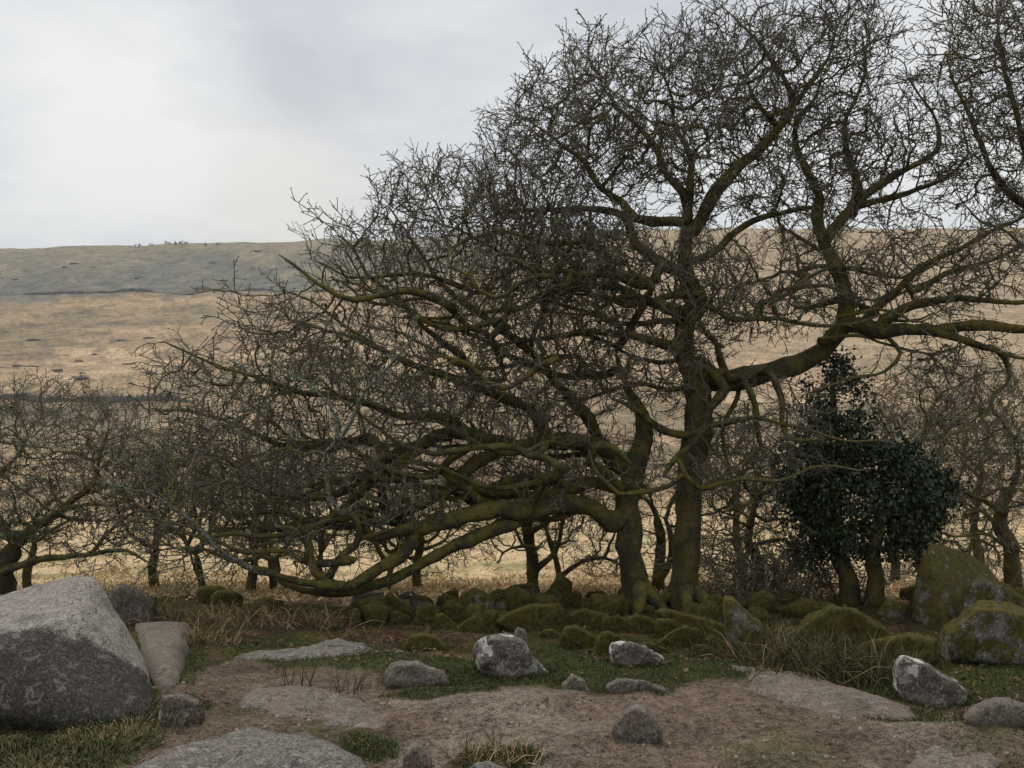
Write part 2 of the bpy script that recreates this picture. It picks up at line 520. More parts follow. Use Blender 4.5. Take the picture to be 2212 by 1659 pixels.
def build_ground():
    ang = np.concatenate([np.linspace(-180, -42, 40)[:-1], np.linspace(-42, 42, 390), np.linspace(42, 180, 40)[1:]])
    ang = np.radians(ang)
    rad = np.concatenate([[0.3, 0.8, 1.4, 2.0], np.geomspace(2.4, 13, 270), np.geomspace(13.2, 130, 110), np.geomspace(135, 1150, 85),
                          np.geomspace(1200, 2300, 8)])
    A, R = np.meshgrid(ang, rad)
    x, y = (R * np.sin(A)).ravel(), (R * np.cos(A)).ravel()
    z = ground(x, y)
    g, dirt, n, n2, u, v = masks(x, np.maximum(y, .5), gbase(x, y))
    p = np.stack([x, y, 0 * x], 1)
    C = np.zeros((len(x), 3))

    def put(c, f):
        nonlocal C
        C = C * (1 - f[:, None]) + np.array(c) * f[:, None]
    C[:] = (0.050, 0.040, 0.022)                                  # litter and earth between the boulders
    put((0.062, 0.056, 0.014), sstep(-0.35, 0.25, fbm(p * 1.7, 61, 3)))
    put((0.11, 0.066, 0.040), sstep(0.25, 0.7, fbm(p * 2.7, 66, 3)) * 0.8)
    d2 = 1.0 + 0.0 * x
    put((0.166, 0.122, 0.088), dirt)
    put((0.118, 0.086, 0.063), dirt * sstep(0.05, 0.55, fbm(p * np.array([1.1, 1.7, 1]), 71, 3)) * 0.8)
    put((0.225, 0.185, 0.145), dirt * sstep(0.15, 0.6, fbm(p * np.array([0.9, 1.6, 1]), 75, 4)) * 0.75)
    put((0.105, 0.095, 0.045), dirt * sstep(0.35, 0.75, fbm(p * 2.4, 79, 3)) * 0.55)
    rightb = sstep(1950, 2150, u) * dirt
    put((0.095, 0.072, 0.040), rightb * 0.6)
    put((0.050, 0.062, 0.018), g * 0.92)
    # moor beyond the boulders
    moor = sstep(9.7, 10.6, y + n * 0.6)
    put((0.13, 0.080, 0.046), sstep(9.3, 9.8, y + n * 0.6))
    put((0.58, 0.43, 0.245), moor)
    put((0.27, 0.245, 0.10), moor * sstep(0.05, 0.5, fbm(p * 0.28, 81, 3)) * (1 - sstep(40, 90, y)) * 0.7)
    # across the valley
    far = sstep(70, 150, y)
    big = fbm(p * np.array([0.010, 0.016, 1]), 91, 4); med = fbm(p * np.array([0.05, 0.05, 1]), 95, 4)
    fin = fbm(p * 0.22, 97, 3)
    put((0.355, 0.248, 0.145), far)
    put((0.225, 0.155, 0.090), sstep(45, 110, y) * (1 - sstep(250, 340, y)) * (0.55 + 0.45 * sstep(-0.3, 0.4, med)))
    put((0.150, 0.118, 0.072), sstep(60, 130, y) * (1 - sstep(250, 330, y)) * sstep(0.0, 0.5, fbm(p * 0.12, 99, 3)) * 0.8)
    put((0.27, 0.205, 0.120), far * sstep(-0.1, 0.5, big + 0.3 * med))
    put((0.50, 0.36, 0.22), far * sstep(0.1, 0.6, -big + 0.5 * med) * 0.8)
    put((0.12, 0.10, 0.075), far * sstep(0.35, 0.75, fin + 0.35 * med) * 0.6)
    put((0.10, 0.092, 0.062), (sstep(215, 240, y) * (1 - sstep(285, 300, y + 8 * med))) * 0.75 * sstep(500, 100, u))   # dark heath before the wall
    brk = np.interp(u, [-500, 0, 700, 1000, 1350, 1600, 2212, 4000], [632, 645, 668, 700, 860, 2500, 2500, 2500])
    up = sstep(-18, 18, y - brk + 22 * med)
    put((0.180, 0.172, 0.128), far * up * 0.92)
    put((0.155, 0.152, 0.128), far * up * sstep(-0.15, 0.45, big + med * 0.5) * 0.8)
    put((0.33, 0.26, 0.17), far * up * sstep(0.3, 0.7, -med - 0.3 * big) * 0.55)
    put((0.29, 0.24, 0.15), far * sstep(800, 850, y + 12 * med) * (1 - sstep(1200, 1500, u)) * 0.6)
    hi = far * sstep(1000, 1500, u) * sstep(330, 480, y + 25 * med)
    put((0.41, 0.300, 0.180), hi * 0.85)
    mb = MB()
    nr, na = len(rad), len(ang)
    i = np.arange(nr - 1)[:, None] * na + np.arange(na - 1)[None, :]
    q = np.stack([i, i + na, i + na + 1, i + 1], -1).reshape(-1, 4)[:, ::-1]
    mb.add(np.stack([x, y, z], 1), q, c=C)
    cz = float(ground(np.array([0.]), np.array([0.]))[0])
    k = np.arange(na - 1)
    mb.add(np.array([[0, 0, cz]]), c=[(.18, .14, .11)])
    cen = mb.n - 1
    mb.t.append(np.stack([np.full(na - 1, cen), k + 1, k], 1))
    o = mb.build('ground', M_GROUND)
    o['kind'] = 'structure'


build_ground()

# ------------------------------------------------------------------ boulders
_ico = {}
FEET = []


def ico(sub):
    if sub not in _ico:
        bm = bmesh.new()
        bmesh.ops.create_icosphere(bm, subdivisions=sub, radius=1)
        v = np.array([x.co for x in bm.verts]); t = np.array([[a.index for a in f.verts] for f in bm.faces])
        bm.free()
        _ico[sub] = (v, t)
    return _ico[sub]


def hull_planes(pts):
    bm = bmesh.new()
    for p in pts:
        bm.verts.new(p)
    bmesh.ops.convex_hull(bm, input=bm.verts[:])
    bm.normal_update()
    n, h = [], []
    for f in bm.faces:
        n.append(f.normal[:]); h.append(f.normal.dot(f.calc_center_median()))
    bm.free()
    n, h = np.array(n), np.array(h)
    key = np.unique(np.round(np.c_[n * 60, h * 120]), axis=0, return_index=True)[1]
    n, h = n[key], h[key]
    s = np.sign(h); s[s == 0] = 1
    return n * s[:, None], np.abs(h)


def rock(name, pts, mat, label, cat='boulder', group=None, sub=4, sharp=22, rough=1.0, seed=0, fuzz=0, fuzzc=None):
    pts = np.asarray(pts, float)
    c = (pts.max(0) + pts.min(0)) / 2
    L = pts - c
    n, h = hull_planes(L)
    d, t = ico(sub)
    s = np.maximum(d @ n.T, 0) / np.maximum(h, 1e-3)[None, :]
    mx = s.max(1, keepdims=True)
    sharp = sharp * 3.2
    r = 1 / (mx[:, 0] * ((s / mx) ** sharp).sum(1) ** (1 / sharp))
    v = d * r[:, None]
    size = float(np.cbrt(np.prod(np.maximum(pts.max(0) - pts.min(0), .02))))
    q = v / size
    disp = fbm(q * 1.5 + seed * 3.7, seed, 3) * 0.052 + fbm(q * 5.0 + seed, seed + 50, 3) * 0.026 - np.abs(fbm(q * 3.1 + seed * 2, seed + 30, 2)) * 0.035 + fbm(q * 17, seed + 70, 2) * 0.010
    v = v + d * (disp * size * rough)[:, None]
    base = np.array([c[0], c[1], pts[:, 2].min()])
    w = v + c
    gzz = gbase(w[:, 0], w[:, 1])
    m = np.abs(w[:, 2] - gzz - 0.02) < 0.06
    if m.any() and c[1] < 9.0:
        FEET.append((w[m][:, :2], mat.name))
    fuzz = int(fuzz * 0.28)
    mb = MB(); mb.add(v + c - base, t=t)
    if fuzz:
        root = thing(name, base, label, cat, group)
        me = mb.mesh('stone', mat)
        o = bpy.data.objects.new('stone', me); col.objects.link(o); o.parent = root
        # tufts of moss standing off the stone
        nn = unit(v / np.maximum(np.ptp(v, 0), .05) ** 2)
        w = np.clip(nn[:, 2] * 0.8 + 0.45, 0, 1) * (nn[:, 1] < 0.6)
        idx = rng.choice(len(v), fuzz, p=w / w.sum())
        b = v[idx] + c - base + rng.normal(0, size * 0.012, (fuzz, 3))
        dr = unit(nn[idx] + rng.normal(0, 0.55, (fuzz, 3)))
        cc = np.array([0.090, 0.082, 0.018]) * rng.uniform(0.35, 1.7, (fuzz, 1)) * rng.uniform(0.85, 1.15, (fuzz, 3))
        fm = MB(); blades(fm, b - dr * 0.006, dr, rng.uniform(0.008, 0.02, fuzz), rng.uniform(0.004, 0.008, fuzz), cc, 0.4)
        fo = bpy.data.objects.new('moss', fm.mesh('moss', M_FUZZ)); col.objects.link(fo); fo.parent = root
        fo['kind'] = 'stuff'
        return root
    me = mb.mesh(name, mat)
    o = bpy.data.objects.new(name, me); col.objects.link(o)
    o.location = base
    o['label'] = label; o['category'] = cat
    if group:
        o['group'] = group
    return o


def blades(mb, base, dirs, ln, wd, cols, droop=0.35, twist=None):
    """tapered bent blades: 5 vertices, a quad and a tri each"""
    k = len(base)
    if twist is None:
        twist = rng.normal(0, 1, (k, 3))
    side = unit(np.cross(dirs, twist)) * (wd * 0.5)[:, None]
    down = np.zeros((k, 3)); down[:, 2] = -droop
    m = base + dirs * (ln * 0.55)[:, None] + down * (ln * 0.18)[:, None]
    tip = base + dirs * ln[:, None] + down * (ln * 0.75)[:, None]
    V = np.stack([base - side, base + side, m - side * 0.8, m + side * 0.8, tip], 1).reshape(-1, 3)
    i = np.arange(k)[:, None] * 5
    mb.add(V, i + np.array([[0, 1, 3, 2]]), i + np.array([[2, 3, 4]]), np.repeat(cols, 5, 0))


def outline_rock(name, out, mat, label, d=None, thick=None, lean=0.0, sink=0.12, **kw):
    """a boulder whose front outline was read from the photograph; its distance is where its foot meets the ground"""
    out = np.array(out, float)
    vb = out[:, 1].max()
    if d is None:
        d = dist(vb)
    wid = (out[:, 0].max() - out[:, 0].min()) / F * d
    hei = (vb - out[:, 1].min()) / F * d
    th = thick if thick else max(0.7 * wid, 0.9 * hei)
    cu, cv = out[:, 0].mean(), out[:, 1].mean()
    pts = []
    dc = d + th * 0.42
    for (u, v) in out:
        up = (vb - v) / max(vb - out[:, 1].min(), 1)
        pts.append(P(u, v, dc + lean * up * hei))
        for s, sh in ((-0.42, 0.90), (0.5, 0.80)):
            uu, vv = cu + (u - cu) * sh, cv + (v - cv) * (sh * 0.9 + 0.05)
            pts.append(P(uu, vv, dc + s * th + lean * up * hei))
    pts = np.array(pts)
    lo = pts[:, 2].min()
    gz = float(gbase(np.array([pts[:, 0].mean()]), np.array([dc]))[0])
    foot = pts[np.argsort(pts[:, 2])[: max(4, len(pts) // 3)]].copy()
    foot[:, 2] = min(lo, gz) - sink
    return rock(name, np.vstack([pts, foot]), mat, label, **kw)


def flat_rock(name, poly, mat, label, top=0.08, **kw):
    """a slab lying in the ground: plan outline from ground points, low domed top"""
    pts = []
    cu = np.mean([p[0] for p in poly]); cv = np.mean([p[1] for p in poly])
    for (u, v) in poly:
        d = dist(v)
        x = (u - W / 2) / F * d
        z = float(gbase(np.array([x]), np.array([d]))[0])
        pts.append((x, d, z + top * 0.10)); pts.append((x, d, z - 0.25))
        du = dist(cv + (v - cv) * 0.70); xu = (cu + (u - cu) * 0.70 - W / 2) / F * du
        zu = float(gbase(np.array([xu]), np.array([du]))[0])
        pts.append((xu, du, zu + top))
    return rock(name, pts, mat, label, **kw)


def z4(pts):   # points read in enlargements, mapped to the full frame
    return [(1105 + .2201 * a, 1245.4 + .2201 * b) for a, b in pts]


def z3(pts):
    return [(749 + .1693 * a, 1245.4 + .1693 * b) for a, b in pts]


def build_rocks():
    # the large tilted block beside the path
    pts = [P(-330, 1400, 5.3), P(0, 1294, 5.0), P(186, 1230, 4.95), P(212, 1238, 4.85), P(-330, 1500, 3.75), P(0, 1398, 4.0), P(120, 1356, 4.2), P(178, 1318, 4.35),
           P(252, 1330, 4.75), P(312, 1430, 4.6), P(336, 1560, 4.15), P(345, 1600, 4.0), P(262, 1570, 3.95), P(150, 1590, 4.25), P(-100, 1600, 4.2),
           P(-330, 1600, 4.0), P(300, 1470, 5.3), P(200, 1470, 5.6), P(-330, 1470, 5.7), P(330, 1640, 4.3), P(-330, 1690, 4.4), P(0, 1680, 4.3)]
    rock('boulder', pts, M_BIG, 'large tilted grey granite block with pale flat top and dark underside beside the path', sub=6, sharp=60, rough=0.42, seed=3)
    outline_rock('boulder', [(232, 1330), (240, 1275), (262, 1262), (300, 1268), (342, 1296), (336, 1330), (290, 1345)], M_BROWN,
                 'dark brown lichened boulder with one white spot behind the big grey block', sub=5, seed=5, sharp=16)
    flat_rock('rock_slab', [(285, 1350), (350, 1344), (418, 1348), (402, 1412), (392, 1490), (325, 1500), (300, 1400)], M_SLAB,
              'smooth worn granite slab lying between the big block and a strip of grass', top=0.09, sub=5, sharp=30, rough=0.25, seed=8, cat='rock')
    outline_rock('rock', [(335, 1560), (345, 1500), (390, 1492), (440, 1512), (446, 1545), (400, 1575)], M_BROWN,
                 'low rough brown rock with tufts of grass at the foot of the big block', sub=5, seed=9, sharp=12, cat='rock')
    # rock domes worn by the path
    flat_rock('rock_slab', [(190, 1740), (300, 1640), (430, 1604), (570, 1586), (690, 1602), (790, 1650), (880, 1720), (600, 1900), (300, 1850)], M_GREY,
              'broad grey granite dome flecked with lichen breaking out at the near end of the path', top=0.10, sub=6, sharp=7, rough=0.8, seed=11, cat='rock')
    flat_rock('rock_slab', [(512, 1520), (540, 1482), (640, 1476), (730, 1494), (830, 1530), (860, 1575), (700, 1585), (560, 1560)], M_SLAB,
              'low worn dome of brownish granite rising through the bare earth', top=0.035, sub=6, sharp=6, rough=0.95, seed=12, cat='rock')
    flat_rock('rock_slab', [(490, 1418), (560, 1402), (680, 1394), (800, 1398), (900, 1408), (930, 1420), (800, 1430), (600, 1432)], M_GREY,
              'long flat grey slab edging the grass above the path', top=0.04, sub=6, sharp=20, rough=0.95, seed=14, cat='rock')
    flat_rock('rock_slab', [(1520, 1432), (1610, 1436), (1750, 1470), (1900, 1506), (1985, 1532), (1975, 1560), (1820, 1562), (1650, 1520)], M_SLAB,
              'long sloping grey slab running down to the path below the rushes', top=0.045, sub=6, sharp=10, rough=0.95, seed=16, cat='rock')
    flat_rock('rock', [(1940, 1660), (1990, 1622), (2060, 1612), (2100, 1588), (2160, 1604), (2200, 1650), (2120, 1700), (2000, 1710)], M_SLAB,
              'low rounded rock half sunk in brown turf', top=0.03, sub=5, sharp=10, rough=0.8, seed=18, cat='rock')
    outline_rock('rock', [(2072, 1562), (2088, 1540), (2120, 1520), (2165, 1510), (2230, 1526), (2260, 1562), (2150, 1574)], M_STONEY,
                 'rounded grey rock beside the white-patched stone', sub=4, seed=19, sharp=9, cat='rock')
    outline_rock('rock', [(822, 1480), (848, 1432), (905, 1428), (960, 1452), (975, 1472), (930, 1492)], M_STONEY,
                 'pointed bare grey rock at the grass edge of the path', sub=5, seed=21, sharp=16, cat='rock')
    outline_rock('boulder', [(1022, 1400), (1042, 1366), (1095, 1360), (1130, 1376), (1166, 1428), (1195, 1456), (1140, 1470), (1060, 1455)], M_LICHEN,
                 'dark boulder blotched with white and grey lichen in the middle of the turf', sub=6, seed=23, sharp=14, rough=1.2)
    outline_rock('rock', [(1108, 1374), (1114, 1352), (1134, 1356), (1142, 1378), (1120, 1386)], M_GREY, 'small pale stone perched behind the white-blotched boulder',
                 sub=4, seed=24, cat='rock', sink=0.2, d=dist(1450) + 0.55)
    outline_rock('boulder', [(1312, 1410), (1318, 1386), (1345, 1381), (1395, 1388), (1440, 1420), (1448, 1440), (1400, 1446), (1325, 1436)], M_LICHEN,
                 'oblong grey and cream lichened boulder below the twin oak trunks', sub=5, seed=26, sharp=14, rough=1.1)
    outline_rock('rock', [(1305, 1478), (1330, 1460), (1400, 1467), (1452, 1490), (1440, 1512), (1340, 1500)], M_STONEY,
                 'flat undercut slab of rock resting on the edge of the path', sub=5, seed=27, sharp=16, cat='rock', thick=0.3)
    outline_rock('rock', [(1212, 1480), (1235, 1452), (1262, 1470), (1278, 1500), (1230, 1502)], M_SLAB, 'small rounded brown-grey stone at the path edge beside the flat slab',
                 sub=4, seed=28, cat='rock')
    outline_rock('rock', [(1316, 1598), (1322, 1562), (1342, 1532), (1368, 1517), (1394, 1524), (1420, 1552), (1438, 1598), (1400, 1606), (1340, 1608)], M_STONEY,
                 'single dome-shaped rock standing out of the bare path', sub=5, seed=29, sharp=9, cat='rock')
    outline_rock('rock', [(868, 1640), (880, 1610), (905, 1604), (935, 1640), (930, 1670), (880, 1670)], M_SLAB, 'small brown rock beside a grass tuft at the near end of the path',
                 sub=4, seed=30, cat='rock')
    outline_rock('rock', [(985, 1690), (1010, 1652), (1050, 1640), (1100, 1656), (1130, 1700), (1050, 1720)], M_GREY, 'grey stone under the dry yellow grass tuft',
                 sub=4, seed=31, cat='rock', sharp=10)
    outline_rock('boulder', [(1925, 1450), (1932, 1420), (1950, 1413), (1990, 1432), (2010, 1445), (2060, 1465), (2095, 1490), (2080, 1520), (1990, 1500), (1940, 1475)], M_LICHEN,
                 'long low rock patched with bright white lichen below the mossy boulders', sub=5, seed=33, sharp=16, rough=1.1)
    # the big boulders at the right
    rock('boulder', [P(2012, 1180, 8.2), P(2030, 1170, 8.3), P(2095, 1192, 8.9), P(2140, 1220, 8.9), P(1985, 1240, 8.15), P(1962, 1370, 8.0), P(1966, 1330, 8.05), P(2052, 1400, 7.45), P(2050, 1300, 7.75), P(2172, 1270, 8.6),
                     P(2190, 1390, 8.2), P(1985, 1340, 9.0), P(2150, 1340, 9.3)], M_HALF,
         'tall wedge-shaped boulder with mossy left face and grey right face', sub=6, seed=35, sharp=40, fuzz=2500, rough=0.6)
    outline_rock('boulder', [(2072, 1300), (2082, 1256), (2112, 1236), (2180, 1262), (2240, 1305), (2230, 1370), (2080, 1380)], M_HALF,
                 'moss-topped boulder leaning against the tall wedge-shaped one', sub=5, seed=36, sharp=26, d=7.2, fuzz=2500)
    outline_rock('boulder', [(2028, 1400), (2040, 1352), (2080, 1330), (2112, 1302), (2170, 1306), (2245, 1320), (2270, 1420), (2180, 1440), (2080, 1436), (2036, 1432)], M_HALF,
                 'large rounded boulder with moss over white-crusted rock in front of the wedge', sub=6, seed=37, sharp=16, thick=1.0, fuzz=3000)
    outline_rock('boulder', [(2180, 1285), (2190, 1268), (2250, 1262), (2290, 1330), (2200, 1330)], M_HALF, 'dark boulder just behind the large rounded mossy one', sub=4, seed=38, d=8.6)
    outline_rock('boulder', [(1710, 1368), (1745, 1330), (1792, 1304), (1850, 1312), (1905, 1350), (1932, 1374), (1890, 1392), (1780, 1394)], M_MOSS,
                 'broad flat-topped slab with bright green moss behind the rushes', sub=5, seed=39, sharp=20, fuzz=2200)
    outline_rock('boulder', [(1835, 1420), (1860, 1386), (1960, 1366), (2028, 1378), (2034, 1430), (1960, 1446), (1850, 1446)], M_MOSS,
                 'wide low yellow-green mossy boulder left of the rounded one', sub=5, seed=40, sharp=14, fuzz=2200)
    outline_rock('boulder', [(1560, 1296), (1566, 1284), (1584, 1290), (1640, 1352), (1680, 1410), (1660, 1420), (1592, 1412), (1578, 1340)], M_HALF,
                 'narrow tilted slab standing on end with a pale edge beside the oak', sub=5, seed=41, sharp=26, thick=0.4)
    outline_rock('boulder', [(1690, 1310), (1740, 1295), (1800, 1300), (1820, 1330), (1700, 1335)], M_MOSS, 'mossy boulder under the tangle of twigs', sub=4, seed=42, fuzz=900)
    big = [
        (z4([(-180, 450), (-20, 330), (130, 272), (500, 246), (545, 320), (540, 480), (440, 560), (100, 530)]), 'large square-ended block blanketed in dark moss'),
        (z4([(1410, 650), (1560, 540), (1690, 474), (1850, 500), (1890, 570), (1850, 690), (1600, 720)]), 'mossy boulder with one bare grey sloping face'),
        (z4([(480, 600), (520, 490), (610, 470), (740, 540), (825, 610), (810, 690), (560, 700)]), 'brown-green mossy boulder with a long sloping right side'),
        (z4([(810, 740), (830, 610), (880, 535), (960, 530), (1080, 590), (1150, 640), (1000, 770)]), 'mossy boulder behind the oblong lichened one'),
        (z3([(430, 450), (470, 280), (510, 215), (570, 215), (720, 320), (870, 480), (700, 520), (450, 490)]), 'steep pointed mossy boulder behind the dead bracken'),
        (z3([(860, 580), (890, 400), (1050, 320), (1130, 340), (1220, 450), (1180, 600), (950, 610)]), 'split-faced mossy boulder with a dark cleft'),
        (z3([(1370, 730), (1420, 630), (1490, 560), (1650, 470), (1750, 540), (1795, 650), (1720, 730), (1500, 750)]), 'rounded mossy boulder just behind the white-blotched one'),
        (z3([(1210, 400), (1280, 300), (1370, 310), (1500, 390), (1610, 480), (1450, 600), (1260, 500)]), 'dark green boulder with a straight slanting top'),
        (z4([(1130, 440), (1150, 390), (1220, 360), (1330, 385), (1420, 430), (1430, 600), (1200, 600)]), 'upright moss-bound boulder at the foot of the left trunk'),
        (z3([(700, 900), (790, 750), (950, 700), (1130, 750), (1280, 880), (1320, 960), (1000, 980), (760, 960)]), 'low brown mossy mound at the edge of the turf'),
        (z4([(980, 360), (970, 280), (1000, 200), (1100, 180), (1150, 260), (1150, 380)]), 'tall narrow mossy stone against the left trunk'),
        (z4([(1380, 330), (1480, 300), (1620, 340), (1850, 410), (2060, 460), (2190, 560), (2000, 600), (1600, 480)]), 'long mossy ridge of rock running right from the twin trunks'),
    ]
    for i, (o, lab) in enumerate(big):
        outline_rock('mossy_boulder', o, M_MOSS, lab, sub=5, seed=60 + i, sharp=24, rough=.7, fuzz=1500, group='mossy boulders under the oaks')
    same = 'moss-covered boulder wedged among others in the heap below the oaks'
    rest = [
        z4([(550, 380), (700, 300), (850, 340), (800, 490), (560, 490)]), z4([(750, 530), (770, 440), (840, 345), (960, 350), (920, 540)]),
        z4([(860, 550), (890, 390), (1050, 370), (1140, 420), (1120, 560)]), z4([(1400, 440), (1430, 418), (1600, 420), (1625, 500), (1430, 640)]),
        z4([(640, 310), (700, 260), (860, 240), (975, 200), (985, 350), (720, 355)]), z4([(400, 215), (470, 180), (640, 128), (700, 170), (690, 215), (540, 285)]),
        z4([(600, 290), (640, 225), (740, 200), (800, 240), (700, 300)]), z4([(720, 190), (750, 140), (900, 138), (960, 190), (800, 220)]),
        z4([(1840, 660), (1950, 580), (2050, 600), (2140, 700), (1900, 720)]), z4([(1755, 700), (1790, 665), (1900, 670), (2010, 730), (1770, 800)]),
        z4([(260, 560), (300, 525), (400, 515), (452, 560), (430, 620), (300, 610)]), z4([(1260, 650), (1340, 628), (1420, 660), (1600, 760), (1400, 760)]),
        z3([(1100, 620), (1130, 470), (1230, 450), (1330, 540), (1405, 610), (1350, 710), (1150, 700)]), z3([(1480, 330), (1560, 265), (1700, 330), (2000, 410), (1900, 490), (1600, 480)]),
        z3([(1960, 380), (2000, 260), (2120, 220), (2230, 340), (2200, 420)]), z3([(550, 450), (650, 420), (850, 540), (800, 590), (560, 570)]),
        z3([(1130, 340), (1180, 240), (1350, 250), (1480, 320), (1300, 380)]), z3([(0, 400), (60, 355), (200, 370), (230, 420), (100, 440)]),
        z4([(-60, 280), (0, 200), (80, 230), (120, 300), (0, 320)]), z4([(130, 240), (200, 205), (320, 190), (410, 235), (250, 260)]),
    ]
    for i, o in enumerate(rest):
        outline_rock('mossy_boulder', o, M_MOSS, same, sub=5, seed=90 + i, sharp=22, rough=.7, fuzz=800, group='mossy boulders in the heap')
    outline_rock('boulder', z3([(1720, 310), (1830, 200), (1950, 140), (2100, 210), (2080, 310), (1800, 330)]), M_HALF, 'grey-topped boulder beside the slim forked trunk', sub=4, seed=120)
    outline_rock('boulder', z3([(30, 360), (80, 230), (250, 190), (490, 185), (470, 350), (150, 380)]), M_BROWN, 'brown lichened boulder under the end of the sweeping limb', sub=4, seed=121)
    outline_rock('boulder', z3([(650, 230), (740, 185), (840, 172), (905, 240), (870, 310), (720, 290)]), M_BROWN, 'grey-brown stone at the edge of the pale moor grass', sub=4, seed=122)
    # smaller stones filling the strip
    k = 0
    for _ in range(700):
        u = rng.uniform(330, 2000); v = rng.uniform(1280, 1345)
        if v < 1300 - (u < 800) * 8 and rng.random() < 0.5:
            continue
        r = rng.uniform(15, 38); hh = r * rng.uniform(0.55, 1.0) * (0.65 if u < 760 else 1)
        a0 = rng.uniform(0, 6.3); r *= 1.25
        o = [(u + r * math.cos(a) * rng.uniform(.65, 1.25), v - hh * 0.4 - hh * math.sin(a) * rng.uniform(.65, 1.25)) for a in a0 + np.linspace(0, 2 * math.pi, 7)[:-1] + rng.normal(0, .25, 6)]
        outline_rock('mossy_stone', o, M_MOSS if rng.random() < 0.8 else M_HALF, 'small mossy stone lodged in the gaps of the boulder heap', sub=3, rough=.7, seed=200 + k,
                     group='small mossy stones', sharp=30, cat='stone', fuzz=160)
        k += 1
        if k >= 64:
            break


build_rocks()

# ------------------------------------------------------------------ oaks


class Tree:
    def __init__(s, step=0.09):
        s.pos, s.par, s.rad, s.part, s.grow = [], [], [], [], []
        s.step = step; s.npart = 0; s.names = []; s.girth = 1.0

    def limb(s, pts, r0, r1, name='limb', grow=True, join=True, wob=0.02, skip=0.0):
        """pts: world points; attached to the nearest wood already there"""
        pts = np.asarray(pts, float)
        if join and s.pos:
            pp = np.array(s.pos)
            j = int(np.argmin(((pp - pts[0]) ** 2).sum(1)))
            pts = np.vstack([pp[j], pts])
        else:
            j = -1
        if name == 'limb':
            r0, r1 = r0 * s.girth, r1 * (1 + (s.girth - 1) * .6)
        # Catmull-Rom
        q = np.vstack([2 * pts[0] - pts[1], pts, 2 * pts[-1] - pts[-2]])
        out = [pts[0]]
        for i in range(1, len(q) - 2):
            L = np.linalg.norm(q[i + 1] - q[i]); n = max(1, int(L / s.step))
            for t in np.arange(1, n + 1) / n:
                out.append(0.5 * ((2 * q[i]) + (-q[i - 1] + q[i + 1]) * t + (2 * q[i - 1] - 5 * q[i] + 4 * q[i + 1] - q[i + 2]) * t * t
                                  + (-q[i - 1] + 3 * q[i] - 3 * q[i + 1] + q[i + 2]) * t ** 3))
        out = np.array(out)
        nz = np.stack([fbm(out * 2.6 + k * 31, 300 + k, 3) for k in range(3)], 1)
        ramp = np.minimum(1, np.arange(len(out)) / 4.0)[:, None]
        out = out + nz * wob * ramp
        pid = s.npart; s.npart += 1; s.names.append(name)
        n = len(out)
        st = 1 if j >= 0 else 0
        prev = j
        for i in range(st, n):
            f = i / max(1, n - 1)
            rv = r0 + (r1 - r0) * f ** 0.85 if r1 is not None else float(np.interp(f, np.linspace(0, 1, len(r0)), r0))
            s.pos.append(out[i]); s.par.append(prev); s.rad.append(rv)
            s.part.append(pid); s.grow.append(grow and f >= skip)
            prev = len(s.pos) - 1
        return pid

    def start(s):
        n = len(s.pos)
        s.P = np.zeros((260000, 3)); s.P[:n] = np.array(s.pos)
        s.PAR = list(s.par); s.nm = n; s.N = n
        s.FLOOR = np.zeros(260000); s.FLOOR[:n] = s.rad
        s.OK = np.zeros(260000, bool); s.OK[:n] = s.grow
        s.DIR = np.zeros((260000, 3))

    def colonize(s, att, kill=0.16, infl=1.4, iters=90, jitter=0.35, trop=(0, 0, 0.05), seed=1, tip=0.0, mom=0.45):
        """branches grow step by step towards free points of the crown"""
        r = np.random.default_rng(seed)
        if not hasattr(s, 'P'):
            s.start()
        att = att.astype(np.float32)
        first = s.N

        def nearest(a, b):
            best = np.full(len(a), 1e9, np.float32); bi = np.zeros(len(a), np.int64)
            b = b.astype(np.float32)
            b2 = (b * b).sum(1)
            for k in range(0, len(a), 4000):
                d2 = (a[k:k + 4000] ** 2).sum(1)[:, None] + b2[None] - 2 * a[k:k + 4000] @ b.T
                j = d2.argmin(1)
                bi[k:k + 4000] = j; best[k:k + 4000] = d2[np.arange(len(j)), j]
            return best, bi
        gi = np.nonzero(s.OK[:s.N])[0]
        bd, bi = nearest(att, s.P[gi])
        bi = gi[bi]
        nch = np.zeros(260000, np.int32)
        for it in range(iters):
            keep = bd > kill * kill
            att, bd, bi = att[keep], bd[keep], bi[keep]
            if len(att) == 0:
                break
            act = bd < infl * infl if it > 6 else np.ones(len(att), bool)
            if not act.any():
                break
            src = bi[act]
            dv = unit(att[act] - s.P[src])
            us, inv = np.unique(src, return_inverse=True)
            acc = np.zeros((len(us), 3)); np.add.at(acc, inv, dv)
            ok = nch[us] < 3
            us, acc = us[ok], acc[ok]
            if len(us) == 0:
                break
            d = unit(unit(acc) + r.normal(0, jitter, acc.shape) + s.DIR[us] * mom + np.array(trop))
            new = s.P[us] + d * (s.step * r.uniform(0.75, 1.2, (len(us), 1)))
            nch[us] += 1
            k = len(us); N = s.N
            s.P[N:N + k] = new; s.DIR[N:N + k] = d; s.OK[N:N + k] = True
            s.PAR.extend(us.tolist())
            b2, j2 = nearest(att, new)
            m = b2 < bd
            bd = np.where(m, b2, bd); bi = np.where(m, j2 + N, bi)
            s.N += k
            if s.N > 250000:
                break
        if tip:
            par = s.PAR; acc = np.zeros(s.N); p = 2.2
            for i in range(s.N - 1, first - 1, -1):
                if acc[i] == 0:
                    acc[i] = tip ** p
                if par[i] >= first:
                    acc[par[i]] += acc[i]
            s.FLOOR[first:s.N] = np.minimum(acc[first:s.N] ** (1 / p), 0.06)

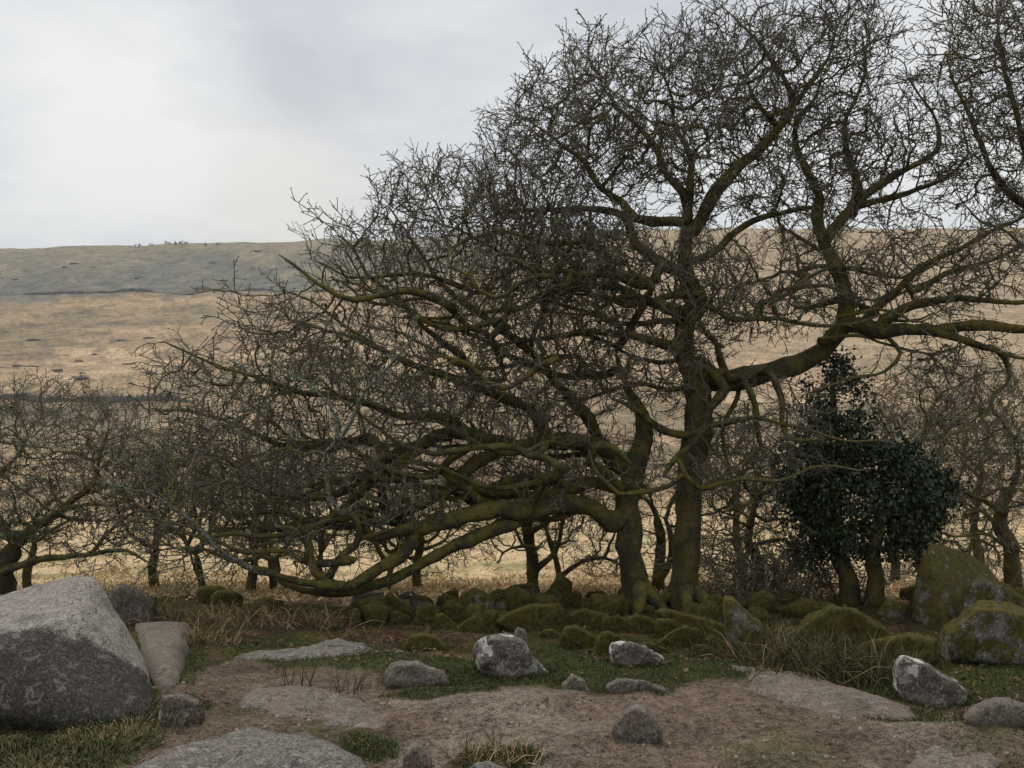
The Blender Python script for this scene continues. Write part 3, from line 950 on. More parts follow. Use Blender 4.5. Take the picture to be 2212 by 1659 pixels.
    def settle(s, tip=0.0042, p=2.25):
        N, nm = s.N, s.nm
        s.P = s.P[:N].copy(); s.PAR = np.array(s.PAR)
        acc = np.zeros(N)
        for i in range(N - 1, nm - 1, -1):
            if acc[i] == 0:
                acc[i] = tip ** p
            acc[s.PAR[i]] += acc[i]
        R = np.maximum(np.maximum(acc, 1e-9) ** (1 / p), s.FLOOR[:N])
        R[:nm] = np.maximum(s.rad, 0.006)
        for i in range(nm, N):
            R[i] = min(R[i], R[s.PAR[i]] * 0.95, 0.06)
        s.R = R
        s.PART = np.concatenate([np.array(s.part), np.full(N - nm, -1)])

    def chains(s):
        N = len(s.P)
        cont = np.full(N, -1); bestr = np.zeros(N)
        for i in range(N):
            q = s.PAR[i]
            if q >= 0 and s.PART[i] == s.PART[q] and s.R[i] > bestr[q]:
                bestr[q] = s.R[i]; cont[q] = i
        out = {}
        for i in range(N):
            q = s.PAR[i]
            if q >= 0 and cont[q] == i:
                continue
            c = [i]
            while cont[c[-1]] >= 0:
                c.append(cont[c[-1]])
            pts = s.P[c]; rr = s.R[c]
            if q >= 0:
                pts = np.vstack([s.P[q], pts]); rr = np.concatenate([[min(s.R[q] * 0.9, rr[0] * 1.25)], rr])
            if len(pts) > 1:
                out.setdefault(int(s.PART[i]), []).append((pts, rr))
        return out


def tubes(mb, chains, sides, lump=0.0, taper=True, seed=0):
    if not chains:
        return
    pts = np.concatenate([c[0] for c in chains]); rr = np.concatenate([c[1] for c in chains])
    ln = np.array([len(c[0]) for c in chains])
    end = np.cumsum(ln) - 1; start = end - ln + 1
    if taper:
        rr = rr.copy(); rr[end] *= 0.55
    nx = np.arange(len(pts)) + 1; nx[end] = end
    pv = np.arange(len(pts)) - 1; pv[start] = start
    t = unit(pts[nx] - pts[pv])
    refs = []
    for c in chains:
        q = c[0] - c[0].mean(0)
        if len(q) > 6 and sides > 5:
            w, e = np.linalg.eigh(q.T @ q)
            refs.append(e[:, 0])
        else:
            a = np.abs(c[0][-1] - c[0][0]); e = np.zeros(3); e[int(np.argmin(a))] = 1
            refs.append(e)
    ref = np.repeat(np.array(refs), ln, 0)
    b1 = unit(np.cross(t, ref)); b2 = np.cross(t, b1)
    a = np.arange(sides) / sides * 2 * math.pi
    dirs = b1[:, None, :] * np.cos(a)[None, :, None] + b2[:, None, :] * np.sin(a)[None, :, None]
    V = pts[:, None, :] + dirs * rr[:, None, None]
    if lump:
        f = V.reshape(-1, 3)
        n = fbm(f * 7.0, 400 + seed, 3) * 0.9 + fbm(f * 22.0, 420 + seed, 2) * 0.45
        V = V + dirs * (n.reshape(len(pts), sides, 1) * rr[:, None, None] * lump)
    n = len(pts)
    seg = np.setdiff1d(np.arange(n), end)
    k = np.arange(sides)
    i = seg[:, None] * sides
    q = np.stack([i + k, i + (k + 1) % sides, i + sides + (k + 1) % sides, i + sides + k], -1).reshape(-1, 4)
    mb.add(V.reshape(-1, 3), q, r=np.repeat(rr, sides))
    return V.reshape(-1, 3), dirs.reshape(-1, 3), np.repeat(rr, sides)


def prism(p0, p1, r0, r1):
    t = unit(p1 - p0)
    ref = np.array([0, 0, 1.0]) if abs(t[2]) < 0.8 else np.array([1.0, 0, 0])
    b1 = unit(np.cross(t, ref)); b2 = np.cross(t, b1)
    a = np.arange(3) / 3 * 2 * math.pi
    ring = b1[None] * np.cos(a)[:, None] + b2[None] * np.sin(a)[:, None]
    return np.vstack([p0 + ring * r0, p1 + ring * r1]), [[0, 1, 4, 3], [1, 2, 5, 4], [2, 0, 3, 5]]


def bud(p, d, r):
    t = unit(d)
    ref = np.array([0, 0, 1.0]) if abs(t[2]) < 0.8 else np.array([1.0, 0, 0])
    b1 = unit(np.cross(t, ref)); b2 = np.cross(t, b1)
    a = np.arange(3) / 3 * 2 * math.pi
    ring = p + t * r * 1.1 + (b1[None] * np.cos(a)[:, None] + b2[None] * np.sin(a)[:, None]) * r
    return np.vstack([ring, p + t * r * 3.2]), [[0, 1, 3], [1, 2, 3], [2, 0, 3]]


def make_twig(seed):
    """an oak spray about 1 unit long, growing along +Z: zig-zag shoot, short spurs, clustered end buds"""
    r = np.random.default_rng(seed)
    mb = MB()
    p = np.zeros(3); d = np.array([0, 0, 1.0]); rad = 0.0195
    pts = [p]
    for i in range(3):
        d = unit(d + r.normal(0, 0.26, 3)); p = p + d * 0.33; pts.append(p)
    for i in range(3):
        v, q = prism(pts[i], pts[i + 1], rad * (1 - 0.17 * i), rad * (1 - 0.17 * (i + 1))); mb.add(v, q)
    ends = [(pts[-1], d)]
    for i, f in ((0, .6), (1, .3), (1, .8), (2, .4), (2, .8)):
        o = pts[i] * (1 - f) + pts[i + 1] * f
        sd = unit(d * 0.85 + r.normal(0, 0.62, 3)); L = r.uniform(0.14, 0.45)
        v, q = prism(o, o + sd * L, rad * 0.75, rad * 0.5); mb.add(v, q)
        ends.append((o + sd * L, sd))
    for e, dd in ends:
        v, t = bud(e - unit(dd) * .02, unit(dd + r.normal(0, 0.3, 3)), 0.026); mb.add(v, t=t)
    return np.concatenate(mb.v), np.concatenate(mb.q), np.concatenate(mb.t)


TWIGS = [make_twig(900 + i) for i in range(10)]


def place_twigs(mb, base, dirs, scale, rad):
    z = unit(dirs)
    ref = unit(rng.normal(0, 1, z.shape)); x = unit(np.cross(z, ref)); y = np.cross(z, x)
    pick = rng.integers(0, len(TWIGS), len(base))
    for k, (v, q, t) in enumerate(TWIGS):
        m = np.nonzero(pick == k)[0]
        if not len(m):
            continue
        V = (v[None, :, 0:1] * x[m][:, None] + v[None, :, 1:2] * y[m][:, None] + v[None, :, 2:3] * z[m][:, None]) * scale[m][:, None, None] + base[m][:, None]
        o = np.arange(len(m))[:, None, None] * len(v)
        mb.add(V.reshape(-1, 3), (q[None] + o).reshape(-1, 4), (t[None] + o).reshape(-1, 3), r=rad)


def ell(spec, n, seed, hollow=0.0):
    """points filling crown lobes (u, v, half-width, half-height, distance, half-depth in m)"""
    r = np.random.default_rng(seed)
    vol = np.array([a[2] * a[3] * a[5] * (a[4] / 9) ** 2 * (a[6] if len(a) > 6 else 1) for a in spec], float)
    cnt = np.maximum(3, (vol / vol.sum() * n)).astype(int)
    out = []
    for a, c in zip(spec, cnt):
        q = unit(r.normal(0, 1, (c, 3))) * (r.uniform(hollow, 1, (c, 1)) ** (1 / 3.0))
        d = a[4] + q[:, 1] * a[5]
        u, v = a[0] + q[:, 0] * a[2], a[1] + q[:, 2] * a[3]
        # an ellipsoid of fixed size: pixels are turned to metres at the lobe's own distance
        out.append(np.stack([(u - W / 2) / F * a[4], d, EYE + (H / 2 - v) / F * a[4]], 1))
    return np.concatenate(out)


def px(pts, d0, d1=None):
    """a polyline of pixels with the distance running from d0 to d1 (or given per point)"""
    n = len(pts); d1 = d0 if d1 is None else d1
    return np.array([P(p[0], p[1], p[2] if len(p) > 2 else d0 + (d1 - d0) * i / max(1, n - 1)) for i, p in enumerate(pts)])


def finish_tree(t, base, label, mat=None, twig=(0.18, 0.42), ptwig=0.9, maxrad=0.011, name='oak_tree', group=None, lichen=300, fuzz=3000,
                fuzz_len=0.03, pale=(), trunk_sides=16, cat='tree'):
    mat = mat or M_BARK
    t.settle()
    root = thing(name, base, label, cat, group)
    b = np.array(base)
    ch = t.chains()
    samp = []
    for pid in range(t.npart):
        if pid not in ch:
            continue
        c = ch[pid]
        rmax = max(x[1].max() for x in c)
        mb = MB()
        sides = trunk_sides if rmax > 0.10 else (12 if rmax > 0.045 else 8)
        s = tubes(mb, c, sides, lump=0.24 if rmax > 0.03 else 0.2, seed=pid)
        m = M_PALE if pid in pale else mat
        mb.build(t.names[pid], m, root)
        if pid not in pale:
            samp.append(s)
    mb = MB()
    cr = ch.get(-1, [])
    thick = [c for c in cr if c[1].max() > 0.017]; thin = [c for c in cr if c[1].max() <= 0.017]
    s = tubes(mb, thick, 7, lump=0.22)
    if s is not None:
        samp.append(s)
    tubes(mb, thin, 3)
    grown = np.arange(t.nm, len(t.P))
    sel = grown[(t.R[grown] < maxrad)]
    sel = sel[rng.random(len(sel)) < ptwig]
    kids = np.bincount(t.PAR[t.PAR >= 0], minlength=len(t.P))
    dv = unit(t.P[sel] - t.P[t.PAR[sel]])
    side = unit(rng.normal(0, 1, dv.shape))
    tipn = kids[sel] == 0
    hub = np.array(t.pos)[np.array(t.rad) > 0.05].mean(0)
    outw = unit(t.P[sel] - hub) * np.array([1, .6, 1])
    dd = np.where(tipn[:, None], dv + side * 0.2, dv * 0.7 + side * 0.6) + outw * 0.35 + np.array([0, 0, 0.18])
    place_twigs(mb, t.P[sel], dd, rng.uniform(twig[0], twig[1], len(sel)), 0.004)
    tipi = sel[tipn]
    if len(tipi):
        dv2 = unit(t.P[tipi] - t.P[t.PAR[tipi]]) + rng.normal(0, 0.42, (len(tipi), 3)) + outw[tipn] * .3
        place_twigs(mb, t.P[tipi], dv2, rng.uniform(twig[0], twig[1], len(tipi)), 0.004)
    crown = mb.build('crown', mat, root)
    ntw = len(sel) + len(tipi)
    if fuzz and samp:
        V = np.concatenate([a[0] for a in samp]); D = np.concatenate([a[1] for a in samp]); R = np.concatenate([a[2] for a in samp])
        w = np.where(R > 0.016, np.clip(D[:, 2] * 0.5 + 0.75, 0.1, 1) * np.minimum(R, 0.1), 0)
        pn = fbm(V * 3.0, 333, 2); w = w * sstep(-0.45, 0.2, pn)
        if w.sum() > 0:
            i = rng.choice(len(V), fuzz, p=w / w.sum())
            d = unit(D[i] + rng.normal(0, 0.6, (fuzz, 3)) + np.array([0, 0, -0.15]))
            cc = np.array([0.090, 0.080, 0.017]) * rng.uniform(0.35, 1.7, (fuzz, 1)) * rng.uniform(0.85, 1.15, (fuzz, 3))
            fm = MB(); blades(fm, V[i] - d * 0.008 + rng.normal(0, .012, (fuzz, 3)), d, rng.uniform(0.5, 1.4, fuzz) * fuzz_len, rng.uniform(0.004, 0.010, fuzz), cc, 0.6)
            fm.build('moss', M_FUZZ, root, kind='stuff')
    if lichen:
        c = np.nonzero((t.R < 0.03) & (t.R > 0.0045))[0]
        pn = fbm(t.P[c] * 1.3, 512, 2); w = sstep(0.0, 0.5, pn) + 0.03
        i = rng.choice(c, lichen, p=w / w.sum())
        k = 9
        ctr = np.repeat(t.P[i] + rng.normal(0, 0.012, (lichen, 3)), k, 0)
        size = np.repeat(rng.uniform(0.5, 1.25, lichen), k)
        d = unit(rng.normal(0, 1, (lichen * k, 3)) + np.array([0, 0, -0.25]))
        cc = np.array([0.25, 0.285, 0.19]) * np.repeat(rng.uniform(0.5, 1.4, (lichen, 1)), k, 0) * rng.uniform(0.8, 1.2, (lichen * k, 1))
        fm = MB(); blades(fm, ctr, d, rng.uniform(0.016, 0.042, lichen * k) * size, rng.uniform(0.007, 0.015, lichen * k), cc, 0.3)
        fm.build('lichen', M_TUFT, root, kind='stuff')
    print(label[:40], 'nodes', len(t.P), 'twigs', ntw)
    return root


def g3(u, v, d=None):
    d = dist(v) if d is None else d
    x = (u - W / 2) / F * d
    return np.array([x, d, float(gbase(np.array([x]), np.array([d]))[0]) - 0.02])


def a5(pts):
    return [(655.5 + .3387 * p[0], 749.1 + .3387 * p[1]) + tuple(p[2:]) for p in pts]


def a6(pts):
    return [(1311 + .4072 * p[0], 749.1 + .4072 * p[1]) + tuple(p[2:]) for p in pts]


def a7(pts):
    return [(1030 + .5342 * p[0], .5342 * p[1]) + tuple(p[2:]) for p in pts]


def a10(pts):
    return [(327.7 + .3387 * p[0], 655.5 + .3387 * p[1]) + tuple(p[2:]) for p in pts]


def tree_left_sweeping():
    """the left one of the two front trunks: low limbs thrown far to the left"""
    t = Tree(); t.girth = 1.32
    b = g3(1385, 1318)
    t.limb(np.vstack([b + [0, 0, -.15], px([(1372, 1270, 9.0), (1362, 1200, 9.0), (1358, 1120, 9.0), (1358, 1060, 9.02), (1372, 1005, 9.05), (1390, 950, 9.1), (1385, 890, 9.2), (1350, 830, 9.3), (1330, 760, 9.4)], 9)]),
           [.20, .155, .135, .128, .125, .12, .10, .07, .04, .02], None, 'trunk', grow=False, wob=0.02)
    for uu, vv, k in ((1330, 1338, 9.0), (1430, 1335, 8.8), (1375, 1350, 8.5), (1420, 1300, 9.6)):
        t.limb(np.vstack([b + [0, 0, .28], g3(uu, vv, k) + [0, 0, .04], g3(uu + (uu - 1385) * .6, vv + 6, k) + [0, 0, -.1]]), 0.11, 0.04, 'root', grow=False)
    t.limb(px(a5([(1960, 1120), (1850, 1040), (1700, 1010), (1550, 1020), (1400, 1090), (1250, 1160), (1050, 1235), (850, 1330), (700, 1405), (550, 1480),
                  (420, 1525), (280, 1562), (130, 1560), (0, 1545), (-160, 1480)]), 8.9, 8.3), 0.090, 0.022, skip=.45)
    t.limb(px(a5([(1420, 1060), (1250, 1040), (1100, 1060), (900, 1125), (760, 1160), (690, 1160), (680, 1240), (610, 1335), (480, 1405), (370, 1480), (250, 1530),
                  (160, 1500), (80, 1430), (35, 1340), (15, 1220), (-40, 1120)]), 8.7, 8.0), 0.085, 0.025, skip=.5)
    t.limb(px(a5([(240, 1525), (120, 1520), (0, 1500), (-160, 1440), (-330, 1400), (-470, 1330), (-600, 1250), (-760, 1180), (-900, 1100)]), 8.1, 7.9), 0.04, 0.010)
    t.limb(px(a5([(150, 1500), (190, 1420), (240, 1330), (330, 1270), (350, 1180), (330, 1080), (250, 1040), (150, 1100), (0, 1180), (-150, 1230), (-300, 1260)]), 8.2, 8.2), 0.035, 0.012)
    t.limb(px(a5([(680, 1160), (560, 1180), (450, 1220), (400, 1180), (370, 1080), (330, 1060)]), 8.4, 8.3), 0.055, 0.03)
    t.limb(px(a5([(1450, 990), (1300, 1040), (1150, 990), (1050, 900), (930, 830), (890, 780), (950, 710), (1060, 640), (1110, 560)]), 8.7, 8.8), 0.06, 0.03)
    t.limb(px(a5([(2010, 900), (1850, 860), (1700, 920), (1550, 960), (1420, 960), (1330, 920), (1200, 930), (1050, 880), (900, 930), (880, 1040), (800, 1090), (740, 1050)]), 9.0, 8.7), 0.065, 0.022)
    t.limb(px(a5([(2030, 760), (1900, 640), (1560, 600), (1400, 640), (1250, 615), (1100, 570), (950, 548), (850, 565), (700, 680), (550, 790), (400, 900), (280, 1010), (150, 1090), (0, 1130),
                  (-180, 1170), (-330, 1150)]), 9.1, 8.8), 0.085, 0.022, skip=.1)
    t.limb(px(a5([(1230, 660), (1100, 740), (1000, 820), (900, 920), (760, 1010), (640, 1060), (520, 1100), (400, 1120), (200, 1140), (0, 1110), (-200, 1060), (-400, 1080), (-520, 960)]), 9.0, 8.8), 0.06, 0.014)
    t.limb(px(a5([(900, 560), (740, 620), (560, 700), (380, 830), (250, 920), (100, 960), (-120, 960), (-330, 900), (-560, 830), (-750, 760)]), 9.1, 8.9), 0.055, 0.012)
    t.limb(px(a5([(1100, 570), (940, 470), (760, 440), (560, 420), (380, 350), (180, 320), (-60, 280), (-300, 200), (-560, 120), (-760, 30), (-880, -40)]), 9.2, 8.8), 0.05, 0.008)
    t.limb(px(a5([(1560, 600), (1480, 430), (1300, 330), (1120, 260), (930, 180), (700, 120), (500, 0), (300, -120), (100, -260), (-60, -330)]), 9.3, 9.1), 0.055, 0.008)
    t.limb(px(a5([(1900, 640), (1820, 460), (1640, 260), (1480, 60), (1260, -120), (1060, -250), (860, -420), (720, -640), (540, -900)]), 9.5, 9.4), 0.065, 0.008)
    t.limb(px(a5([(1130, 260), (1000, 60), (800, -100), (640, -260), (420, -460), (330, -620), (180, -760)]), 9.4, 9.1), 0.04, 0.007)
    t.limb(px(a10([(1300, 1640), (1000, 1645), (800, 1565), (620, 1585), (430, 1520), (250, 1430), (120, 1380)]), 8.2, 7.9), .034, .010, wob=.03)
    t.limb(px(a10([(1240, 1375), (1100, 1385), (920, 1470), (700, 1480), (510, 1475), (330, 1500)]), 8.3, 8.1), .032, .012, wob=.03)
    t.limb(px(a10([(1180, 1640), (1260, 1560), (1340, 1500), (1500, 1440)]), 8.2, 8.3), .03, .016, wob=.03)
    t.limb(px(a10([(980, 1640), (1010, 1570), (985, 1480), (930, 1440), (800, 1420)]), 8.1, 8.0), .034, .014, wob=.03)
    t.limb(px(a10([(800, 1640), (700, 1600), (560, 1640), (420, 1610), (300, 1560), (160, 1560)]), 8.3, 8.0), .026, .010, wob=.03)
    rr = np.random.default_rng(77)
    for k in range(28):
        low = k < 18
        u0 = rr.uniform(760, 1290) if low else rr.uniform(980, 1420)
        v0 = rr.uniform(960, 1130) if low else rr.uniform(600, 860)
        L = rr.uniform(240, 520); rise = rr.uniform(-70, 90) if low else rr.uniform(-110, 20)
        d0 = rr.uniform(8.3, 9.6); d1 = d0 + rr.uniform(-.5, .5); ph = rr.uniform(0, 6.3); am = rr.uniform(10, 28)
        t.limb(px([(u0 - L * f + 0, v0 + rise * f - 40 * f * f + am * math.sin(ph + 7.5 * f)) for f in np.linspace(0, 1, 9)], d0, d1), rr.uniform(.026, .045), rr.uniform(.008, .014), wob=.035)
    # knots of limbs rolling about the crotch
    t.limb(px(a5([(2020, 900), (1900, 780), (1820, 740), (1850, 640), (1980, 640), (2080, 740)]), 8.8, 8.6), 0.05, 0.03)
    p1 = t.limb(px(a5([(240, 1060), (170, 950), (130, 800), (130, 690), (200, 620), (300, 480), (400, 290), (540, 130), (620, 40), (700, -60), (730, -200)]), 7.9, 7.6), 0.024, 0.006)
    p2 = t.limb(px(a5([(205, 610), (210, 470), (150, 340), (60, 270), (-60, 190), (-180, 100), (-260, 0), (-270, -130)]), 7.7, 7.6), 0.014, 0.005)
    p3 = t.limb(px([(560, 1235), (470, 1185), (420, 1130), (370, 1090), (320, 1065), (264, 1053), (235, 1030)], 8.0, 7.7), 0.026, 0.006)
    att = ell([(1150, 600, 230, 170, 9.4, 1.3), (960, 520, 170, 165, 9.3, 1.1), (800, 610, 120, 150, 9.1, 0.9), (860, 470, 70, 90, 9.1, .6),
               (650, 770, 110, 130, 8.9, 0.9), (590, 700, 70, 60, 8.8, .6), (450, 870, 110, 115, 8.8, 0.9), (370, 800, 40, 60, 8.7, .5), (400, 770, 60, 40, 8.7, .4),
               (560, 980, 210, 150, 8.7, 1.1), (400, 1050, 120, 110, 8.4, 0.9), (850, 830, 230, 170, 9.0, 1.1), (1100, 820, 220, 170, 9.3, 1.3),
               (760, 1060, 280, 110, 8.7, 1.0), (1150, 980, 170, 110, 9.2, 1.0), (480, 1180, 170, 60, 8.3, 0.7, 1.2), (700, 520, 60, 40, 9.1, .4), (520, 640, 40, 30, 8.8, .3), (330, 1130, 90, 60, 8.1, .5), (640, 1190, 170, 45, 8.4, .6), (440, 1205, 110, 35, 8.1, .4)], 10500, 21)
    t.colonize(att[::5], kill=0.20, seed=14, jitter=0.5, mom=1.0, trop=(-0.2, 0, 0.0), tip=0.0135)
    t.colonize(att, kill=0.125, seed=4, jitter=0.30, mom=0.7, trop=(-0.08, 0, 0.12))
    finish_tree(t, b, 'gnarled mossy oak whose low limbs sweep far out to the left over the boulders', pale=(p1, p2, p3), lichen=2200, fuzz=17000, ptwig=0.47)


def tree_right_upright():
    t = Tree(); t.girth = 1.2
    b = g3(1478, 1316)
    t.limb(np.vstack([b + [0, 0, -.15], px([(1478, 1260, 8.95), (1482, 1197, 8.95), (1488, 1120, 9.0), (1492, 1054, 9.0), (1505, 960, 9.05), (1510, 880, 9.1), (1492, 812, 9.15),
                                            (1478, 750, 9.2), (1485, 690, 9.25), (1503, 655, 9.3), (1485, 600, 9.3), (1480, 540, 9.3), (1484, 480, 9.3)], 9)]),
           [.215, .16, .145, .14, .135, .135, .15, .16, .115, .10, .11, .09, .08, .07], None, 'trunk', grow=False, wob=0.02)
    for uu, vv, k in ((1420, 1322, 9.0), (1540, 1330, 8.8), (1490, 1352, 8.5), (1530, 1300, 9.5)):
        t.limb(np.vstack([b + [0, 0, .3], g3(uu, vv, k) + [0, 0, .04], g3(uu + (uu - 1478) * .6, vv + 6, k) + [0, 0, -.1]]), 0.12, 0.04, 'root', grow=False)
    # burl
    t.limb(px([(1500, 675, 9.25), (1520, 655, 9.15), (1512, 632, 9.1), (1480, 640, 9.1)], 9.2), 0.10, 0.06, grow=False)
    # crown from the top of the stem
    t.limb(px(a7([(850, 900), (780, 890), (640, 880), (560, 800), (480, 730), (420, 640), (340, 590), (260, 520), (180, 470)]), 9.3, 9.0), 0.06, 0.008)
    t.limb(px(a7([(850, 900), (840, 780), (760, 700), (720, 600), (640, 500), (560, 420), (500, 350)]), 9.3, 9.6), 0.055, 0.008)
    t.limb(px(a7([(850, 860), (870, 740), (860, 620), (800, 500), (790, 400), (750, 300)]), 9.3, 9.2), 0.045, 0.008)
    t.limb(px(a7([(880, 930), (950, 800), (1050, 680), (1150, 600), (1220, 520), (1270, 460), (1270, 380), (1200, 260), (1120, 150), (1020, 50)]), 9.3, 9.4), 0.075, 0.008)
    t.limb(px(a7([(1220, 520), (1130, 400), (1090, 300), (1060, 180)]), 9.35, 9.2), 0.03, 0.007)
    t.limb(px(a7([(1270, 440), (1360, 330), (1420, 230), (1450, 120), (1500, 30)]), 9.35, 9.4), 0.032, 0.006)
    t.limb(px(a7([(860, 1060), (960, 1020), (1050, 930), (1180, 870), (1330, 840), (1400, 830)]), 9.3, 9.2), 0.04, 0.02)
    t.limb(px(a7([(860, 1120), (740, 1060), (640, 980), (610, 900), (560, 860), (440, 850), (300, 850), (160, 850), (40, 880)]), 9.3, 9.5), 0.065, 0.012)
    t.limb(px(a7([(700, 1150), (560, 1110), (520, 1010), (440, 980), (300, 980), (140, 940), (0, 960), (-120, 1000)]), 9.2, 8.9), 0.045, 0.01)
    t.limb(px(a7([(850, 1280), (700, 1220), (540, 1160), (360, 1150), (180, 1240), (0, 1260), (-150, 1290), (-300, 1280)]), 9.2, 8.9), 0.055, 0.012)
    t.limb(px(a7([(800, 1400), (640, 1360), (480, 1340), (300, 1360), (140, 1390), (0, 1430)]), 9.1, 9.2), 0.05, 0.012)
    # great right-hand limb
    L = t.limb(px(a6([(470, 110), (560, 160), (640, 180), (800, 150), (950, 110), (1080, 60), (1150, 20)]) + [(1830, 702, 8.9)] + a7([(1600, 1345, 8.8), (1700, 1340, 8.8),
               (1900, 1330, 8.7), (2050, 1320, 8.6), (2212, 1330, 8.5), (2330, 1300, 8.4)]), 9.15, 9.0), 0.12, 0.035, skip=.3)
    t.limb(px(a7([(1620, 1320), (1720, 1260), (1800, 1230), (1950, 1212), (2100, 1222), (2230, 1220), (2400, 1180)]), 8.9, 8.6), 0.05, 0.014)
    t.limb(px(a7([(1560, 1300), (1700, 1170), (1800, 1080), (1950, 1010), (2080, 930), (2212, 880), (2330, 820)]), 9.0, 9.2), 0.045, 0.01)
    t.limb(px(a7([(1760, 1180), (1900, 1110), (2060, 1060), (2212, 980), (2330, 940)]), 9.0, 8.8), 0.035, 0.01)
    t.limb(px(a7([(1820, 1335), (1950, 1370), (2050, 1400), (2100, 1410)]) + a6([(2110, 60), (2135, 150), (2110, 210), (2050, 250), (2030, 330), (1960, 430), (1900, 440), (1800, 470)]), 8.7, 8.5), 0.04, 0.010)
    t.limb(px(a7([(2050, 1400), (2140, 1430), (2230, 1450), (2330, 1440)]), 8.6, 8.5), 0.03, 0.012)
    t.limb(px(a6([(1500, -40), (1560, 40), (1480, 130), (1330, 160), (1200, 200), (1100, 240)]), 8.8, 8.6), 0.022, 0.007)
    # stems rising from it into the right-hand crown
    t.limb(px([(1828, 700, 9.0), (1826, 640, 9.05), (1810, 580, 9.1), (1786, 535, 9.15)] + a7([(1380, 870), (1385, 780), (1330, 680), (1290, 580), (1300, 480), (1380, 380), (1400, 280)]), 9.2, 9.4), 0.085, 0.008)
    t.limb(px(a7([(1410, 980), (1480, 880), (1550, 800), (1700, 700), (1830, 640), (1870, 580), (1850, 480), (1790, 380), (1740, 300)]), 9.2, 9.3), 0.06, 0.008)
    t.limb(px(a7([(1540, 830), (1700, 790), (1860, 740), (1950, 680), (1990, 620), (1960, 500)]), 9.2, 9.0), 0.04, 0.007)
    t.limb(px(a7([(1520, 860), (1540, 740), (1500, 620), (1490, 500), (1540, 380), (1580, 260), (1560, 130)]), 9.3, 9.6), 0.045, 0.007)
    t.limb(px(a7([(1400, 1020), (1300, 960), (1220, 900), (1190, 800)]), 9.2, 9.4), 0.025, 0.008)
    rr = np.random.default_rng(78)
    for k in range(14):
        left = k < 6
        u0 = rr.uniform(1420, 1480) if left else rr.uniform(1560, 1900)
        v0 = rr.uniform(560, 860) if left else rr.uniform(540, 740)
        L = rr.uniform(180, 380) * (-1 if left else 1); rise = rr.uniform(-60, 60)
        d0 = rr.uniform(8.6, 9.5); d1 = d0 + rr.uniform(-.6, .6); ph = rr.uniform(0, 6.3); am = rr.uniform(10, 26)
        t.limb(px([(u0 + L * f, v0 + rise * f - 25 * f * f + am * math.sin(ph + 7 * f)) for f in np.linspace(0, 1, 9)], d0, d1), rr.uniform(.022, .040), rr.uniform(.007, .012), wob=.035)
    # forward mossy boughs
    t.limb(px(a6([(640, 170), (600, 60), (580, -20), (520, -80), (480, -160)]), 9.0, 8.7), 0.05, 0.014)
    t.limb(px(a6([(560, 150), (600, 170), (620, 230), (540, 330), (490, 470), (390, 575), (340, 640), (300, 700)]), 8.9, 8.5), 0.052, 0.026)
    t.limb(px(a6([(380, 600), (420, 680), (500, 750), (540, 745), (700, 705), (900, 712), (1000, 680), (1100, 645), (1220, 640), (1330, 660), (1420, 650)]), 8.5, 8.2), 0.028, 0.007)
    t.limb(px(a6([(400, 680), (330, 740), (200, 770), (60, 770), (0, 720), (-60, 640), (-90, 560)]), 8.5, 8.4), 0.028, 0.018)
    t.limb(px(a6([(850, 120), (880, 150), (900, 200), (930, 300), (935, 400), (960, 480), (1040, 505), (1130, 490)]), 8.8, 8.4), 0.04, 0.020)
    t.limb(px(a6([(720, 160), (750, 220), (790, 300), (800, 420), (820, 540), (740, 600), (720, 640)]), 8.9, 8.6), 0.035, 0.018)
    t.limb(px(a6([(520, 420), (620, 400), (700, 380), (800, 368), (900, 400), (1000, 420), (1080, 445), (1200, 490), (1330, 510), (1440, 490), (1530, 510)]), 8.7, 8.3), 0.028, 0.008)
    t.limb(px(a6([(430, 470), (330, 455), (240, 410), (180, 360), (100, 300), (30, 270)]), 9.0, 8.8), 0.055, 0.018)
    t.limb(px(a6([(700, 240), (670, 320), (620, 420), (620, 560), (650, 640), (600, 700), (540, 740)]), 9.2, 9.0), 0.024, 0.014)
    att = ell([(1200, 330, 140, 170, 9.3, 1.2), (1330, 290, 170, 175, 9.4, 1.3), (1465, 270, 140, 175, 9.4, 1.2), (1280, 170, 60, 80, 9.3, .6), (1465, 150, 50, 80, 9.4, .6),
               (1110, 420, 100, 120, 9.2, 1.0), (1600, 220, 110, 190, 9.5, 1.1), (1560, 70, 55, 90, 9.4, .6), (1740, 160, 160, 190, 9.4, 1.2), (1850, 110, 50, 130, 9.4, .7), (1850, 330, 100, 150, 9.3, 1.1),
               (1740, 420, 150, 110, 9.3, 1.1), (1940, 390, 85, 95, 9.2, .9), (1560, 430, 110, 90, 9.4, 1.0, .6), (1300, 580, 230, 110, 9.3, 1.2), (1570, 640, 180, 100, 9.0, 1.2, .9),
               (1760, 620, 190, 95, 9.0, 1.1), (2020, 590, 200, 85, 8.9, 1.0), (1400, 780, 170, 110, 9.2, 1.1), (1640, 930, 160, 130, 8.9, 0.9, .5), (2060, 770, 150, 60, 8.7, .7, .6),
               (1450, 1010, 160, 70, 8.8, .6, .5)], 12500, 22)
    t.colonize(att[::7], kill=0.20, seed=15, jitter=0.5, mom=1.0, trop=(0, 0, 0.08), tip=0.0120)
    t.colonize(att, kill=0.125, seed=5, jitter=0.30, mom=0.7, trop=(0, 0, 0.14))
    finish_tree(t, b, 'tall mossy oak with upright trunk, swollen burl and a great limb reaching right', lichen=2200, fuzz=15000, ptwig=0.47)


